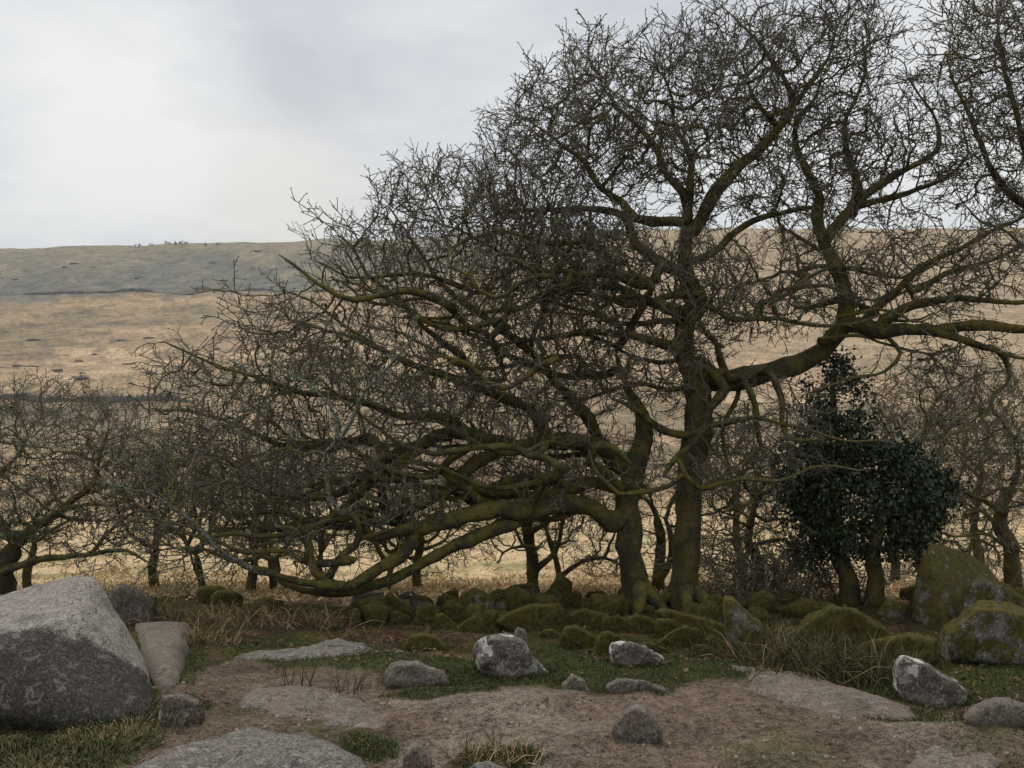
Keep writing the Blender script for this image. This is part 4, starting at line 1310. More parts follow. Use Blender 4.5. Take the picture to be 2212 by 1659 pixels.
def tree_right_edge():
    t = Tree()
    b = g3(2480, 1330, 8.6)
    t.limb(np.vstack([b + [0, 0, -.1], px([(2470, 1150, 8.6), (2440, 950, 8.7), (2400, 780, 8.7), (2350, 640, 8.8), (2300, 520, 8.9)], 8.7)]), 0.2, 0.09, 'trunk', grow=False)
    t.limb(px([(2310, 560), (2250, 470), (2190, 420), (2140, 360), (2110, 290), (2070, 200), (2040, 110)], 8.9, 8.8), 0.06, 0.008)
    t.limb(px([(2300, 530), (2240, 380), (2200, 260), (2170, 150), (2150, 30)], 8.9, 9.1), 0.06, 0.008)
    t.limb(px([(2310, 540), (2300, 380), (2280, 200), (2260, 40)], 8.9, 8.9), 0.06, 0.008)
    t.limb(px([(2330, 620), (2240, 560), (2180, 500), (2120, 480), (2080, 440)], 8.8, 8.7), 0.035, 0.008)
    att = ell([(2130, 170, 105, 170, 8.9, 1.0), (2060, 110, 45, 110, 8.8, .6), (2250, 120, 140, 190, 9.0, 1.1), (2200, 380, 110, 130, 8.9, 1.0), (2320, 380, 120, 150, 9, 1), (2090, 330, 70, 90, 8.8, .7)], 3200, 23)
    t.colonize(att[::15], kill=0.25, seed=16, jitter=0.6, mom=0.8, tip=0.010)
    t.colonize(att, kill=0.125, seed=6, jitter=0.30, mom=0.7, trop=(-.05, 0, 0.14))
    finish_tree(t, b, 'oak leaning in from the right with a tall open crown of lichened twigs', lichen=500, fuzz=1500, ptwig=0.5)


def small_oak(b, trunk, att_spec, n, label, r0=0.09, seed=1, limbs=(), mat=None, lichen=120, fuzz=800, ptwig=0.6, kill=0.15, group=None, twig=(0.16, 0.34), trop=(0, 0, .05), r1=None):
    t = Tree(0.10)
    t.limb(np.vstack([b + [0, 0, -.15], trunk]), r0, r1 or r0 * 0.65, 'trunk', grow=False, wob=0.03)
    for pts, a, c in limbs:
        t.limb(pts, a, c, wob=0.035)
    t.grow[-1] = True
    g = np.nonzero(np.array(t.part) == 0)[0]
    for i in g[int(len(g) * 0.6):]:
        t.grow[i] = True
    att = ell(att_spec, int(n * 1.7), seed)
    t.colonize(att[::9], kill=0.22, seed=seed + 7, jitter=0.55, mom=0.9, tip=0.0125, trop=trop)
    t.colonize(att, kill=kill, seed=seed, jitter=0.33, mom=0.65, trop=trop)
    finish_tree(t, b, label, mat=mat, lichen=lichen, fuzz=fuzz, ptwig=ptwig, group=group, twig=twig, trunk_sides=12)


def background_trees():
    # left-hand oak with wide low arms
    b = g3(5, 1300, 10.2)
    small_oak(b, px([(0, 1260, 10.2), (8, 1215, 10.2), (30, 1180, 10.2)], 10.2),
              [(110, 960, 150, 110, 10.5, 1.2), (40, 1080, 140, 110, 10.3, 1.1), (250, 1030, 110, 120, 10.4, 1.0), (60, 880, 110, 50, 10.6, .9), (200, 890, 90, 50, 10.6, .8),
               (230, 1150, 120, 70, 10.2, .8), (-80, 1000, 100, 130, 10.4, 1.0)], 2800,
              'wide low oak with green lichened twigs spreading behind the big grey block', r0=0.17, seed=31, mat=M_BARKG, lichen=1500, fuzz=3500, trop=(0.05, 0, .08),
              limbs=[(px([(40, 1170), (100, 1120), (160, 1080), (205, 1040), (215, 990), (235, 930)], 10.2, 10.4), 0.075, 0.012),
                     (px([(10, 1235), (70, 1212), (130, 1198), (200, 1195), (260, 1185), (310, 1205), (340, 1235)], 10.1, 9.9), 0.055, 0.012),
                     (px([(140, 1100), (210, 1090), (270, 1085), (330, 1060)], 10.2, 10.2), 0.035, 0.01),
                     (px([(200, 1192), (240, 1140), (290, 1110), (340, 1095)], 10.1, 10.0), 0.035, 0.01),
                     (px([(30, 1190), (0, 1120), (-20, 1060), (20, 1000), (60, 940)], 10.3, 10.6), 0.06, 0.012)])
    b = g3(62, 1290, 10.9)
    small_oak(b, px([(58, 1240, 10.9), (70, 1200, 10.9)], 10.9), [(90, 1140, 100, 60, 10.9, .7)], 220, 'thin dark oak stem behind the wide low oak', r0=0.07, seed=32, mat=M_BARKG, lichen=40, fuzz=200)
    # slim trunks behind the sweeping limb
    b = g3(1152, 1288, 10.4)
    small_oak(b, px([(1150, 1220, 10.4), (1142, 1150, 10.4), (1135, 1090, 10.4)], 10.4),
              [(1130, 1150, 120, 45, 10.5, .8), (1080, 1060, 140, 70, 10.6, .9), (1200, 1040, 120, 80, 10.6, .9), (1060, 1180, 60, 30, 10.2, .4, .7)], 620,
              'slim mossy oak with a forked trunk standing on the boulder heap', r0=0.085, seed=33, lichen=80, fuzz=900, r1=.07,
              limbs=[(px([(1160, 1185), (1130, 1178), (1090, 1190), (1080, 1215)], 10.3, 10.0), 0.03, 0.012), (px([(1145, 1150), (1200, 1120), (1250, 1080)], 10.4, 10.4), 0.045, 0.014),
                     (px([(1160, 1230), (1200, 1190), (1215, 1120), (1240, 1060)], 10.4, 10.6), 0.045, 0.012)])
    b = g3(1214, 1284, 11.0)
    small_oak(b, px([(1208, 1240, 11), (1196, 1190, 11), (1185, 1150, 11)], 11),
              [(1290, 1200, 100, 45, 11.0, .7), (1200, 1120, 100, 50, 11, .7), (1300, 1110, 90, 60, 11, .7)], 420,
              'small crooked oak with thin dark stem beside the forked one', r0=0.055, seed=34, lichen=50, fuzz=500,
              limbs=[(px([(1208, 1245), (1260, 1215), (1310, 1205), (1350, 1225), (1390, 1250)], 10.9, 10.6), 0.04, 0.016)])
    for i, (u, w, cw, lab) in enumerate([(437, 0.055, 85, 'very small oak with a single thin stem amid pale moor grass'),
                                         (542, 0.075, 95, 'small oak with a straight stem under the tip of the sweeping limb'),
                                         (594, 0.065, 80, 'small leaning oak close beside the straight-stemmed one'),
                                         (686, 0.06, 90, 'short-stemmed oak almost touching the sweeping limb'),
                                         (836, 0.05, 90, 'dark little oak just behind the lowest bend of the sweeping limb')]):
        d = 10.6 + 0.25 * (i % 3)
        b = g3(u, 1288, d)
        lean = (-6, 3, -8, 4, 5)[i]
        small_oak(b, px([(u + lean * .4, 1258, d), (u + lean, 1230, d), (u + lean * 2, 1195, d)], d),
                  [(u, 1150, cw, 60, d, .8), (u - 20, 1060, cw, 80, d + .2, .9)], 640, lab, r0=w, seed=40 + i, lichen=70, fuzz=250)
    for i, (u, v, ru, rv, lab) in enumerate([(330, 1030, 110, 100, 'brown twiggy oak between the left oak and the sweeping limb'),
                                             (900, 1080, 180, 100, 'oak hidden behind the sweeping limb, seen as a mesh of dark twigs')]):
        b = g3(u + 5, 1290, 11.3)
        small_oak(b, px([(u, 1230, 11.3), (u + 10, 1170, 11.3)], 11.3), [(u, v, ru, rv, 11.4, .9), (u, v + 100, ru * .8, 50, 11.3, .7)], 900, lab, r0=0.08, seed=50 + i, lichen=100, fuzz=200)
    # right-hand thicket
    b = g3(2190, 1290, 10.6)
    small_oak(b, px([(2185, 1200, 10.6), (2160, 1130, 10.6), (2170, 1060, 10.6)], 10.6),
              [(2120, 1010, 120, 150, 10.8, 1.0), (2220, 950, 110, 150, 10.8, 1.0), (2080, 1130, 100, 60, 10.5, .7), (2160, 1200, 110, 40, 10.4, .7), (2040, 1010, 60, 90, 10.7, .6)], 1800,
              'spreading oak with arching grey-green branches behind the tall wedge-shaped boulder', r0=0.11, seed=61, mat=M_BARKG, lichen=260, fuzz=900,
              limbs=[(px([(2170, 1110), (2110, 1070), (2060, 1050), (2010, 1030)], 10.5, 10.3), 0.045, 0.01), (px([(2175, 1080), (2200, 1010), (2180, 940), (2150, 890)], 10.6, 10.6), 0.045, 0.01),
                     (px([(2185, 1180), (2120, 1150), (2060, 1155), (2020, 1140)], 10.4, 10.2), 0.035, 0.01)])
    b = g3(1990, 1290, 11.8)
    small_oak(b, px([(1985, 1180, 11.8), (1990, 1060, 11.8), (1985, 960, 11.8)], 11.8), [(1990, 880, 120, 85, 11.8, .8), (2080, 870, 90, 70, 11.8, .8), (2000, 1200, 90, 70, 11.4, .6), (1960, 960, 80, 60, 11.6, .6)], 850,
              'reddish twiggy sapling oak rising behind the dark evergreen', r0=0.06, seed=62, lichen=60, fuzz=100, twig=(0.18, 0.36))
    for i, (u, v, ru, rv, d, lab) in enumerate([(2110, 1000, 130, 150, 12.6, 'dense grey-brown leafless oak farthest back behind the wedge-shaped boulder'),
                                                (1930, 1010, 110, 160, 12.8, 'leafless oak whose twigs show through and above the dark evergreen'),
                                                (1600, 1020, 110, 130, 12.6, 'leafless oak seen through the gap right of the upright trunk')]):
        b = g3(u, 1280, d)
        small_oak(b, px([(u + 4, 1220, d), (u - 8, 1150, d), (u, 1090, d)], d), [(u, v, ru, rv, d, 1.0), (u, 1180, ru * .8, 60, d, .7)], 900, lab, r0=.08, seed=160 + i, lichen=120, fuzz=150, kill=.18)
    b = g3(1640, 1290, 10.6)
    small_oak(b, px([(1640, 1230, 10.6), (1620, 1160, 10.6), (1630, 1090, 10.6)], 10.6), [(1640, 1090, 120, 100, 10.7, .8), (1600, 1200, 90, 60, 10.5, .6), (1720, 1190, 80, 80, 10.5, .6), (1560, 1120, 60, 90, 10.6, .5)], 1150,
              'tangled thicket oak filling the gap between the upright trunk and the evergreen', r0=0.07, seed=63, lichen=60, fuzz=200)
    b = g3(1420, 1290, 10.8)
    small_oak(b, px([(1425, 1230, 10.8), (1432, 1170, 10.8), (1420, 1110, 10.8)], 10.8), [(1420, 1090, 90, 90, 10.9, .7), (1340, 1020, 90, 90, 11.0, .7), (1560, 1010, 90, 90, 11.0, .7)], 520,
              'mossy oak stem seen in the gap between the twin trunks', r0=0.09, seed=64, lichen=40, fuzz=700,
              limbs=[(px([(1425, 1250), (1450, 1210), (1455, 1160), (1440, 1120)], 10.7, 10.7), 0.06, 0.03)])


def brush():
    """bare brambly brush arching over the ground right of the trunks"""
    for i, (u, v, lab) in enumerate([(1590, 1300, 'dark bramble brush of arching bare stems beside the upright trunk'), (1690, 1305, 'dark bramble brush of arching bare stems before the evergreen'),
                                     (1745, 1300, 'dark bramble brush of arching bare stems at the evergreen trunks')]):
        b = g3(u, v, 9.9)
        root = thing('bramble_bush', b, lab, 'bush', 'bramble brush under the oaks')
        r = np.random.default_rng(70 + i)
        mb = MB(); ch = []
        for k in range(46):
            s = b + np.array([r.normal(0, .32), r.normal(0, .3), -.05])
            a = r.uniform(0, 2 * math.pi); h = r.uniform(.15, 1.0); reach = r.uniform(.3, 1.3)
            d = np.array([math.cos(a), math.sin(a) * .6, 0])
            tt = np.linspace(0, 1, 9)[:, None]
            pts = s + d * reach * tt ** 1.3 + np.array([0, 0, 1.0]) * h * (tt * 1.9 - tt ** 2.2 * 1.1) + np.cumsum(r.normal(0, .018, (9, 3)), 0)
            ch.append((pts, np.linspace(.008, .0035, 9)))
        tubes(mb, ch, 4)
        base = np.concatenate([c[0][2::2] for c in ch]); dr = unit(r.normal(0, 1, base.shape) + [0, 0, .4])
        m = r.random(len(base)) < .7
        place_twigs(mb, base[m], dr[m], r.uniform(.14, .4, m.sum()), .004)
        mb.build('stems', M_BARK, root, kind='stuff')


def evergreen():
    b = g3(1862, 1312, 9.4)
    root = thing('holly_tree', b, 'dense dark evergreen tree with two bare trunks and glossy leaves', 'tree')
    t = Tree()
    t.limb(np.vstack([g3(1840, 1312, 9.4) + [0, 0, -.1], px([(1832, 1260, 9.4), (1815, 1200, 9.4), (1800, 1120, 9.5), (1795, 1020, 9.6), (1800, 900, 9.6), (1795, 810, 9.6)], 9.4)]), 0.13, 0.03, 'trunk', wob=.02)
    t.limb(np.vstack([g3(1888, 1312, 9.3) + [0, 0, -.1], px([(1890, 1260, 9.3), (1888, 1200, 9.3), (1900, 1120, 9.4), (1910, 1030, 9.4), (1930, 970, 9.4)], 9.3)]), 0.12, 0.03, 'trunk', join=False, wob=.02)
    r = np.random.default_rng(81)
    lobes = [(1865, 1080, 165, 125, 9.4, .75), (1770, 1040, 80, 90, 9.5, .5), (1950, 1060, 80, 100, 9.3, .5), (1900, 1000, 90, 65, 9.4, .5), (1800, 870, 75, 80, 9.6, .45), (1790, 950, 80, 60, 9.5, .45),
             (1735, 1110, 55, 100, 9.4, .35), (1710, 1010, 40, 50, 9.4, .3), (1770, 1180, 60, 40, 9.4, .3), (2020, 1060, 40, 50, 9.3, .3), (1855, 930, 50, 50, 9.5, .3), (1900, 1165, 110, 40, 9.3, .4), (1830, 800, 40, 35, 9.6, .3), (1990, 1130, 40, 60, 9.3, .35)]
    att = ell(lobes, 420, 82, hollow=.2)
    t.colonize(att, kill=.14, seed=83)
    t.settle()
    ch = t.chains()
    for pid in (0, 1):
        mb = MB(); tubes(mb, ch[pid], 14, lump=.2, seed=pid); mb.build('trunk', M_BARK, root)
    mb = MB(); tubes(mb, ch.get(-1, []), 4); mb.build('branches', M_BARK, root, kind='stuff')
    # leafy clumps, hollow inside and ragged at the rim
    ctr = ell(lobes, 1150, 84, hollow=.45)
    ctr = ctr[fbm(ctr * 2.6, 86, 2) + r.uniform(-.2, .35, len(ctr)) > -.32]
    n = 34
    c = np.repeat(ctr, n, 0)
    off = unit(r.normal(0, 1, c.shape)) * (r.uniform(.1, 1, (len(c), 1)) ** .5) * np.repeat(r.uniform(.05, .20, (len(ctr), 1)), n, 0)
    p = c + off
    d = unit(off * 4 + r.normal(0, .7, p.shape) + np.array([0, 0, -.35]))
    side = unit(np.cross(d, r.normal(0, 1, p.shape)))
    nor = np.cross(side, d)
    L = r.uniform(.036, .070, (len(p), 1)); w = L * r.uniform(.22, .32, (len(p), 1))
    V = np.stack([p, p + d * L * .5 + side * w + nor * L * .08, p + d * L, p + d * L * .5 - side * w + nor * L * .08], 1).reshape(-1, 3)
    i = np.arange(len(p))[:, None] * 4
    cc = np.array([.030, .042, .020]) * r.uniform(.35, 2.2, (len(p), 1)) * r.uniform(.9, 1.1, (len(p), 3))
    mb = MB(); mb.add(V, t=np.concatenate([i + np.array([[0, 1, 2]]), i + np.array([[0, 2, 3]])]), c=np.repeat(cc, 4, 0))
    mb.build('crown', M_EVER, root, smooth=False)


tree_left_sweeping()
tree_right_upright()
tree_right_edge()
background_trees()
brush()
evergreen()

# ------------------------------------------------------------------ ground cover


def gz(x, y):
    return ground(x, y)


def tufts(name, label, cat, ctr, spread, n, ln, wd, cols, up=1.0, splay=.45, droop=.35, group=None, seed=0, mat=None):
    r = np.random.default_rng(seed)
    root_loc = (float(ctr[0]), float(ctr[1]), float(gz(np.array([ctr[0]]), np.array([ctr[1]]))[0]))
    x = ctr[0] + r.normal(0, spread[0], n); y = ctr[1] + r.normal(0, spread[1], n)
    z = gz(x, y)
    d = unit(np.stack([r.normal(0, splay, n), r.normal(0, splay, n), np.full(n, up)], 1))
    cc = np.array(cols)[r.integers(0, len(cols), n)] * r.uniform(.65, 1.35, (n, 1))
    mb = MB()
    b = np.stack([x, y, z - .01], 1) - np.array(root_loc)
    blades(mb, b, d, r.uniform(ln[0], ln[1], n), r.uniform(wd[0], wd[1], n), cc, droop, r.normal(0, 1, (n, 3)) * [1, 1, .2])
    o = bpy.data.objects.new(name, mb.mesh(name, mat or M_BLADE)); col.objects.link(o)
    o.location = root_loc; o['label'] = label; o['category'] = cat
    if group:
        o['group'] = group
    return o


def at(u, v):
    d = dist(v)
    return ((u - W / 2) / F * d, d)


STRAW = [(.36, .25, .13), (.30, .20, .10), (.24, .15, .075), (.42, .31, .17)]
RUSH = [(.055, .060, .022), (.070, .065, .026), (.24, .18, .09), (.12, .095, .045), (.045, .055, .02), (.050, .058, .021)]
TURF = [(.045, .062, .017), (.060, .072, .020), (.075, .075, .026), (.15, .115, .055), (.038, .052, .016)]


def build_cover():
    # rushes on the right
    for i, (u, v, s, n) in enumerate([(1700, 1440, .18, 400), (1760, 1462, .18, 420), (1830, 1468, .17, 400), (1650, 1420, .13, 240), (1890, 1462, .15, 260), (1590, 1420, .10, 110)]):
        tufts('rush_tussock', ('tall rush clump just left of the moss-topped flat slab', 'thick green and straw-coloured rush clump in front of the broad mossy slab', 'rush clump spilling over the upper edge of the long sloping slab',
                               'rush clump leaning against the narrow tilted slab', 'rush clump before the wide low yellow-green boulder', 'thin sparse rush clump at the top corner of the sloping slab')[i], 'rushes', at(u, v), (s, s * .7), n, (.12, .52), (.003, .007), RUSH, splay=.5, droop=.5,
              seed=600 + i, group='rush clumps below the mossy slab')
    # dry grass on the left, behind the slab
    for i, (u, v, s, n) in enumerate([(370, 1335, .16, 360), (430, 1342, .22, 380), (500, 1345, .22, 340), (565, 1352, .2, 260), (445, 1385, .14, 220), (640, 1345, .2, 220), (720, 1350, .10, 200)]):
        tufts('grass_tussock', ('dry straw grass tussock beside the dark brown boulder', 'dry straw grass tussock directly behind the smooth worn slab', 'wide dry grass tussock before the very small oak',
                                'dry grass tussock before the straight-stemmed small oak', 'grass tussock hanging over the side of the smooth worn slab', 'thin dry grass tussock before the short-stemmed oak',
                                'thin dry grass under the lowest bend of the sweeping limb')[i], 'grass', at(u, v), (s, s), n, (.10, .46), (.003, .0065), STRAW + RUSH[:4], splay=.6, droop=.55,
              seed=620 + i, group='dry grass tussocks')
    tufts('grass_tussock', 'short dry yellow grass tuft with dead stems at the near end of the path', 'grass', at(1060, 1640), (.10, .06), 260, (.06, .22), (.003, .006), STRAW + TURF[:2], splay=.6, droop=.5, seed=640)
    for i, (u, v) in enumerate([(625, 1482), (735, 1492)]):
        tufts('heather_sprig', ('few dark stems fanning out above the middle of the low brownish rock dome', 'dense little spray of dark stems at the end of the low brownish rock dome')[i], 'plant', at(u, v), (.07, .04), 16, (.10, .24), (.004, .006), [(.05, .032, .022), (.075, .05, .03)],
              splay=.25, droop=.05, seed=650 + i, group='dark sprigs by the rock dome')
    tufts('dry_weed', 'single dead pale stem with a forked tip standing in the path', 'plant', at(1572, 1650), (.004, .004), 3, (.2, .24), (.005, .006), [(.30, .20, .11)], splay=.16, droop=.05, seed=655)
    # dead bracken among the boulders
    for i, (u, v) in enumerate([(800, 1385), (850, 1378), (905, 1390), (1630, 1425)]):
        tufts('dead_bracken', ('rust-brown dead bracken behind the long flat slab', 'rust-brown dead bracken below the steep pointed mossy boulder', 'rust-brown dead bracken beside the low brown mossy mound', 'dead bracken by the foot of the narrow tilted slab')[i], 'bracken', at(u, v), (.2, .12), 150, (.10, .35), (.004, .009),
              [(.13, .070, .042), (.10, .055, .034), (.20, .13, .075)], up=.45, splay=.7, droop=.6, seed=660 + i, group='dead bracken patches')
    # turf
    n = 285000
    d = 1 / np.sqrt(rng.uniform(1 / 9.5 ** 2, 1 / 2.9 ** 2, n)); u = rng.uniform(-120, 2330, n)
    x = (u - W / 2) / F * d
    g, dirt, n1, n2, uu, vv = masks(x, d, gbase(x, d))
    keep = rng.random(n) < np.clip(g * 0.9 * (1 - 0.4 * (n2 > .3)) + (1 - dirt) * 0.10 * (vv < 1480) + dirt * sstep(1900, 2200, uu) * .10, 0, 1) * (vv > 1330)
    x, y, n1, vv, uu = x[keep], d[keep], n1[keep], vv[keep], uu[keep]
    rx, ry, rl = [], [], []
    for pts, mn in FEET:                                    # longer grass left ungrazed against the stones
        g_, d_, *_r = masks(pts[:, 0], pts[:, 1], gbase(pts[:, 0], pts[:, 1]))
        bare = float((d_ * (1 - g_)).mean())
        cnt = int(min(700, 30 + np.ptp(pts[:, 0]) * 1000) * (1 - 0.93 * bare) * (0.25 if mn == 'worn_granite' else 1))
        j = rng.integers(0, len(pts), cnt)
        cc0 = pts.mean(0); o = unit(pts[j] - cc0)
        q = pts[j] + o * np.abs(rng.normal(.01, .03, (cnt, 1))) + rng.normal(0, .012, (cnt, 2))
        rx.append(q[:, 0]); ry.append(q[:, 1]); rl.append(rng.uniform(.03, .085, cnt))
    rx, ry, rl = np.concatenate(rx), np.concatenate(ry), np.concatenate(rl)
    n0 = len(x)
    x = np.concatenate([x, rx]); y = np.concatenate([y, ry])
    n1 = np.concatenate([n1, 0 * rx]); uu = np.concatenate([uu, 0 * rx + 1000]); vv = np.concatenate([vv, 0 * rx])
    k = len(x)
    z = gz(x, y)
    dr = unit(np.stack([rng.normal(0, .55, k), rng.normal(0, .55, k), np.ones(k)], 1))
    cc = np.array(TURF)[rng.integers(0, 5, k)] * rng.uniform(.6, 1.4, (k, 1)) * (1 + .25 * n1[:, None])
    ln = rng.uniform(.018, .05, k) * (1 + 1.0 * ((uu < 340) & (vv > 1500)))
    ln[n0:] = rl
    sh = (uu < 345) & (vv > 1490)                          # the shaggy, partly dead bank before the big block
    straw = np.array([(.16, .12, .06), (.11, .085, .035), (.21, .16, .085)])[rng.integers(0, 3, k)] * rng.uniform(.6, 1.2, (k, 1))
    lump = fbm(np.stack([x * 5, y * 5, 0 * x], 1), 611, 2)
    cc = np.where((sh & (rng.random(k) < .30 + .25 * lump))[:, None], straw, cc)
    cc = np.where(sh[:, None], cc * (1 + .35 * lump[:, None]), cc)
    lean = np.stack([fbm(np.stack([x * 6, y * 6, 0 * x + a], 1), 620, 2) for a in (1., 9.)] + [0 * x], 1)
    dr = np.where(sh[:, None], unit(dr + lean * 1.3), dr); ln = np.where(sh, ln * 1.5, ln)
    wd = rng.uniform(.0025, .005, k)
    mb = MB()
    for m, dp in ((~sh, .5), (sh, 1.0)):
        blades(mb, np.stack([x, y, z - .004], 1)[m], dr[m], ln[m], wd[m], cc[m], dp, rng.normal(0, 1, (m.sum(), 3)) * [1, 1, .3])
    o = mb.build('grass', M_BLADE, kind='stuff', label='short green turf growing in patches round the stones and path', category='grass')
    print('turf', k)
    # fallen oak leaves
    n = 5200
    d = rng.uniform(4.0, 10.3, n); u = rng.uniform(330, 2300, n); x = (u - W / 2) / F * d
    g, dirt, n1, n2, uu, vv = masks(x, d, gbase(x, d))
    w = (1 - dirt) * sstep(0, .6, n1 + .25) + (.02 + .25 * sstep(760, 420, uu) * (vv > 1480)) * dirt + .05 * g
    keep = rng.random(n) < w
    x, y = x[keep], d[keep]; k = len(x)
    z = gz(x, y) + rng.uniform(.004, .02, k)
    a = rng.uniform(0, 2 * math.pi, k)
    dr = np.stack([np.cos(a), np.sin(a), rng.normal(0, .35, k)], 1); sd = unit(np.stack([-np.sin(a), np.cos(a), rng.normal(0, .4, k)], 1))
    L = rng.uniform(.02, .042, (k, 1)); w = L * .28
    p = np.stack([x, y, z], 1); up = np.array([0, 0, 1.0])
    V = np.stack([p, p + dr * L * .35 + sd * w + up * w * .7, p + dr * L * .75 + sd * w * .8 + up * w * .5, p + dr * L, p + dr * L * .75 - sd * w * .8 + up * w * .4, p + dr * L * .35 - sd * w + up * w * .6], 1).reshape(-1, 3)
    i = np.arange(k)[:, None] * 6
    cc = np.array([(.12, .066, .038), (.15, .092, .055), (.085, .048, .031), (.19, .125, .078)])[rng.integers(0, 4, k)] * rng.uniform(.6, 1.3, (k, 1))
    mb = MB(); mb.add(V, np.concatenate([i + np.array([[0, 1, 2, 3]]), i + np.array([[0, 3, 4, 5]])]), c=np.repeat(cc, 6, 0))
    mb.build('fallen_leaves', M_LEAF, smooth=False, kind='stuff', label='scatter of brown oak leaves between the boulders', category='leaves')
    # bits of straw and bark trodden into the path
    n = 5200
    d = 1 / np.sqrt(rng.uniform(1 / 6.8 ** 2, 1 / 3.1 ** 2, n)); u = rng.uniform(300, 2300, n); x = (u - W / 2) / F * d
    g, dirt, n1, n2, uu, vv = masks(x, d, gbase(x, d))
    keep = rng.random(n) < dirt * (.12 + .9 * sstep(.0, .5, n1) + .5 * sstep(800, 450, uu))
    x, y = x[keep], d[keep]; k = len(x)
    a = rng.uniform(0, 6.3, k); dr = unit(np.stack([np.cos(a), np.sin(a), rng.normal(.05, .12, k)], 1))
    cc = np.array([(.09, .058, .036), (.055, .038, .026), (.20, .145, .085), (.13, .085, .05)])[rng.integers(0, 4, k)] * rng.uniform(.7, 1.2, (k, 1))
    mb = MB(); blades(mb, np.stack([x, y, gz(x, y) + .003], 1), dr, rng.uniform(.008, .04, k), rng.uniform(.003, .009, k), cc, .1, np.tile([0, 0, 1.0], (k, 1)) + rng.normal(0, .3, (k, 3)))
    mb.build('path_litter', M_LEAF, smooth=False, kind='stuff', label='crumbs of dead straw and bark trodden into the path', category='litter')
    # grit on the path
    n = 9000
    d = 1 / np.sqrt(rng.uniform(1 / 6.5 ** 2, 1 / 3.0 ** 2, n)); u = rng.uniform(300, 2300, n); x = (u - W / 2) / F * d
    g, dirt, n1, n2, uu, vv = masks(x, d, gbase(x, d))
    keep = (rng.random(n) < dirt * (1 - g))
    x, y = x[keep], d[keep]; k = len(x)
    v0, t0 = ico(1)
    s = rng.uniform(.0018, .005, k) * np.where(rng.random(k) < .05, 2.8, 1)
    V = v0[None] * (s[:, None, None] * rng.uniform(.6, 1.2, (k, 1, 3))) * rng.uniform(.85, 1.15, (k, len(v0), 1)) + np.stack([x, y, gz(x, y) + s * .2], 1)[:, None]
    cc = np.array([.21, .18, .15]) * rng.uniform(.35, 1.6, (k, 1))
    mb = MB(); mb.add(V.reshape(-1, 3), t=(t0[None] + np.arange(k)[:, None, None] * len(v0)).reshape(-1, 3), c=np.repeat(cc, len(v0), 0))
    mb.build('grit', M_LEAF, smooth=False, kind='stuff', label='loose granite grit and pebbles strewn over the path', category='gravel')
    # moor grass beyond
    n = 4600
    y = 1 / np.sqrt(rng.uniform(1 / 90. ** 2, 1 / 9.9 ** 2, n)); y = np.where(rng.random(n) < .5, rng.uniform(11, 90, n), y)
    x = (rng.uniform(-150, 2360, n) - W / 2) / F * y
    y[:1300] = rng.uniform(9.8, 15.5, 1300); x[:1300] = (rng.uniform(150, 2360, 1300) - W / 2) / F * y[:1300]
    p = np.stack([x, y, 0 * x], 1)
    keep = (fbm(p * .28, 81, 3) < .42 + .3 * rng.random(n)) | (y < 13)
    x, y = x[keep], y[keep]; k = len(x); m = 23
    X = np.repeat(x, m); Y = np.repeat(y, m); sc = np.repeat(rng.uniform(.7, 1.5, k) * (1 + y / 90), m)
    X = X + rng.normal(0, .13, k * m) * sc; Y = Y + rng.normal(0, .13, k * m) * sc
    Z = gz(X, Y) - .02
    tdir = np.repeat(rng.normal(0, .4, (k, 2)), m, 0)
    dr = unit(np.stack([rng.normal(0, .55, k * m) + tdir[:, 0], rng.normal(0, .55, k * m) + tdir[:, 1], np.full(k * m, .8)], 1))
    cc = np.repeat(np.array([(.60, .445, .245), (.66, .50, .29), (.52, .37, .195), (.42, .32, .16)])[rng.integers(0, 4, k)] * rng.uniform(.75, 1.15, (k, 1)), m, 0) * rng.uniform(.8, 1.2, (k * m, 1))
    mb = MB(); blades(mb, np.stack([X, Y, Z], 1), dr, rng.uniform(.07, .19, k * m) * sc, rng.uniform(.010, .018, k * m) * sc, cc, .75)
    mb.build('moor_grass', M_BLADE, kind='stuff', label='pale golden tussocky moor grass covering the slope beyond the oaks', category='grass')


build_cover()

# ------------------------------------------------------------------ far side of the valley


def drystone_wall(y0, u0, u1, h, label, seed, bend=0.0):
    r = np.random.default_rng(seed)
    n = int((u1 - u0) / 1.6)
    u = np.linspace(u0, u1, n)
    yy = y0 + bend * np.sin(np.linspace(0, 3.1, n)) + np.cumsum(r.normal(0, .15, n))
    x = (u - W / 2) / F * yy
    z = gz(x, yy)
    hh = h * (0.75 + .5 * r.random(n)) * np.clip(fbm(np.stack([u * .02, u * 0, u * 0], 1), seed, 2) + 1.0, .25, 1.2)
    mb = MB(); V = []
    for dy, f in ((-.6, -.4), (-.45, .85), (-.1, 1.0), (.3, .9), (.6, -.4)):
        V.append(np.stack([x, yy + dy, z + (hh * f if f > 0 else f) + (r.normal(0, .08, n) if f > 0 else 0)], 1))
    V = np.stack(V, 1)
    i = np.arange(n - 1)[:, None] * 5
    q = np.concatenate([i + np.array([[k, k + 1, k + 6, k + 5]]) for k in range(4)])
    c = V.reshape(-1, 3).mean(0); c[2] = z.min()
    mb.add(V.reshape(-1, 3) - c, q)
    o = bpy.data.objects.new('drystone_wall', mb.mesh('drystone_wall', M_STONE, smooth=False)); col.objects.link(o)
    o.location = c; o['label'] = label; o['category'] = 'wall'


drystone_wall(296, -300, 420, 1.9, 'dark drystone wall crossing the valley floor below the golden slope', 5, 6)
drystone_wall(655, -300, 420, 2.0, 'long drystone wall between golden slope and grey-green upper hillside', 6, 10)
drystone_wall(668, 420, 1250, 2.0, 'drystone wall continuing across the hillside behind the sweeping oak crown', 7, -8)


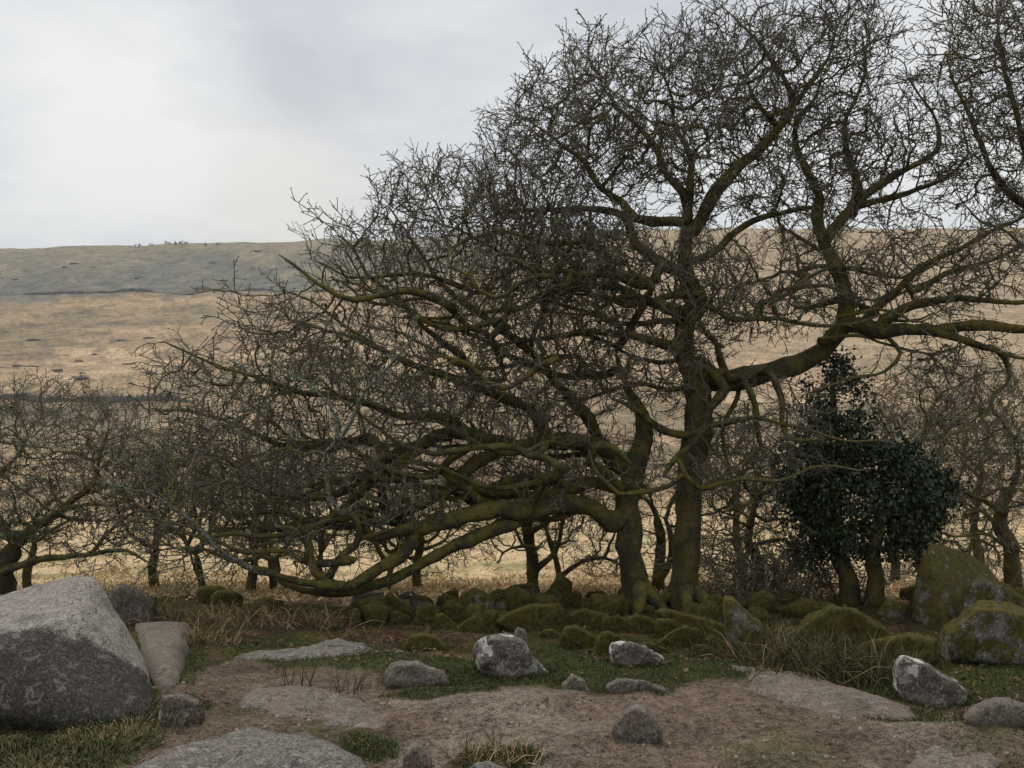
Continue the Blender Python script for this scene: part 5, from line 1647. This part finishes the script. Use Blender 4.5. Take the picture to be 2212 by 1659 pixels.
def far_tree(u, h, k):
    y = 846.0
    x = (u - W / 2) / F * y
    z = float(gz(np.array([x]), np.array([y]))[0])
    root = thing('distant_tree', (x, y, z), 'tiny dark wind-bent tree on the skyline of the far hill', 'tree', 'trees on the far skyline')
    r = np.random.default_rng(800 + k)
    mb = MB(); tubes(mb, [(np.array([[0, 0, -.5], [.1, 0, h * .3], [.4, 0, h * .6]]) + [x, y, z], np.array([.3, .25, .15]))], 5)
    mb.build('trunk', M_BARK, root)
    n = 260
    c = r.normal(0, 1, (7, 3)) * [h * .35, h * .3, h * .16] + [x + .3, y, z + h * .68]
    p = c[r.integers(0, 7, n)] + r.normal(0, h * .13, (n, 3))
    mb = MB(); blades(mb, p, unit(r.normal(0, 1, (n, 3))), np.full(n, h * .16), np.full(n, h * .07), np.array([.045, .045, .032]) * r.uniform(.6, 1.4, (n, 1)), .2)
    mb.build('crown', M_FUZZ, root)


for k, (u, h) in enumerate([(299, 4.2), (326, 3.2), (358, 3.0), (366, 2.6), (376, 3.2), (389, 3.6), (401, 2.8), (444, 2.6), (470, 2.4), (280, 1.8)]):
    far_tree(u, h, k)

# dark gorse and rock clumps scattered over the far slope
for k in range(34):
    u = rng.uniform(-60, 330) if k < 24 else rng.uniform(300, 620)
    y = rng.uniform(330, 480) if k % 3 else rng.uniform(690, 820)
    x = (u - W / 2) / F * y
    s = rng.uniform(.6, 1.7) * (1 if y < 500 else 1.2)
    z = float(gz(np.array([x]), np.array([y]))[0])
    v, t = ico(2)
    v = v * np.array([s * rng.uniform(1.2, 2.6), s, s * .55]) * (1 + .35 * fbm(v * 2 + k, 900 + k, 2))[:, None]
    mb = MB(); mb.add(v, t=t)
    rocky = y > 600
    o = bpy.data.objects.new('hillside_boulder' if rocky else 'gorse_clump', mb.mesh('clump', M_STONE if rocky else M_STONE, smooth=False)); col.objects.link(o)
    o.location = (x, y, z + s * .1)
    o['label'] = 'grey boulder lying on the upper far hillside' if rocky else 'small dark clump dotting the golden far slope'
    o['category'] = 'boulder' if rocky else 'clump'
    o['group'] = 'boulders on the far hillside' if rocky else 'dark clumps on the far slope'


# ------------------------------------------------------------------ the thin haze in the valley
hm = bpy.data.materials.new('valley_haze'); hm.use_nodes = True
hn = hm.node_tree; hn.nodes.clear()
ho = hn.nodes.new('ShaderNodeOutputMaterial'); hv = hn.nodes.new('ShaderNodeVolumePrincipled')
hv.inputs['Color'].default_value = (0.90, 0.93, 0.97, 1); hv.inputs['Density'].default_value = 0.00020
hv.inputs['Anisotropy'].default_value = 0.0
hn.links.new(hv.outputs[0], ho.inputs['Volume'])
bm = bmesh.new(); bmesh.ops.create_cube(bm, size=1)
hme = bpy.data.meshes.new('haze'); bm.to_mesh(hme); bm.free(); hme.materials.append(hm)
hz = bpy.data.objects.new('haze', hme); col.objects.link(hz)
hz.scale = (4800, 4800, 236); hz.location = (0, 0, 84)
hz['kind'] = 'stuff'; hz['label'] = 'thin pale haze lying over the valley'; hz['category'] = 'haze'
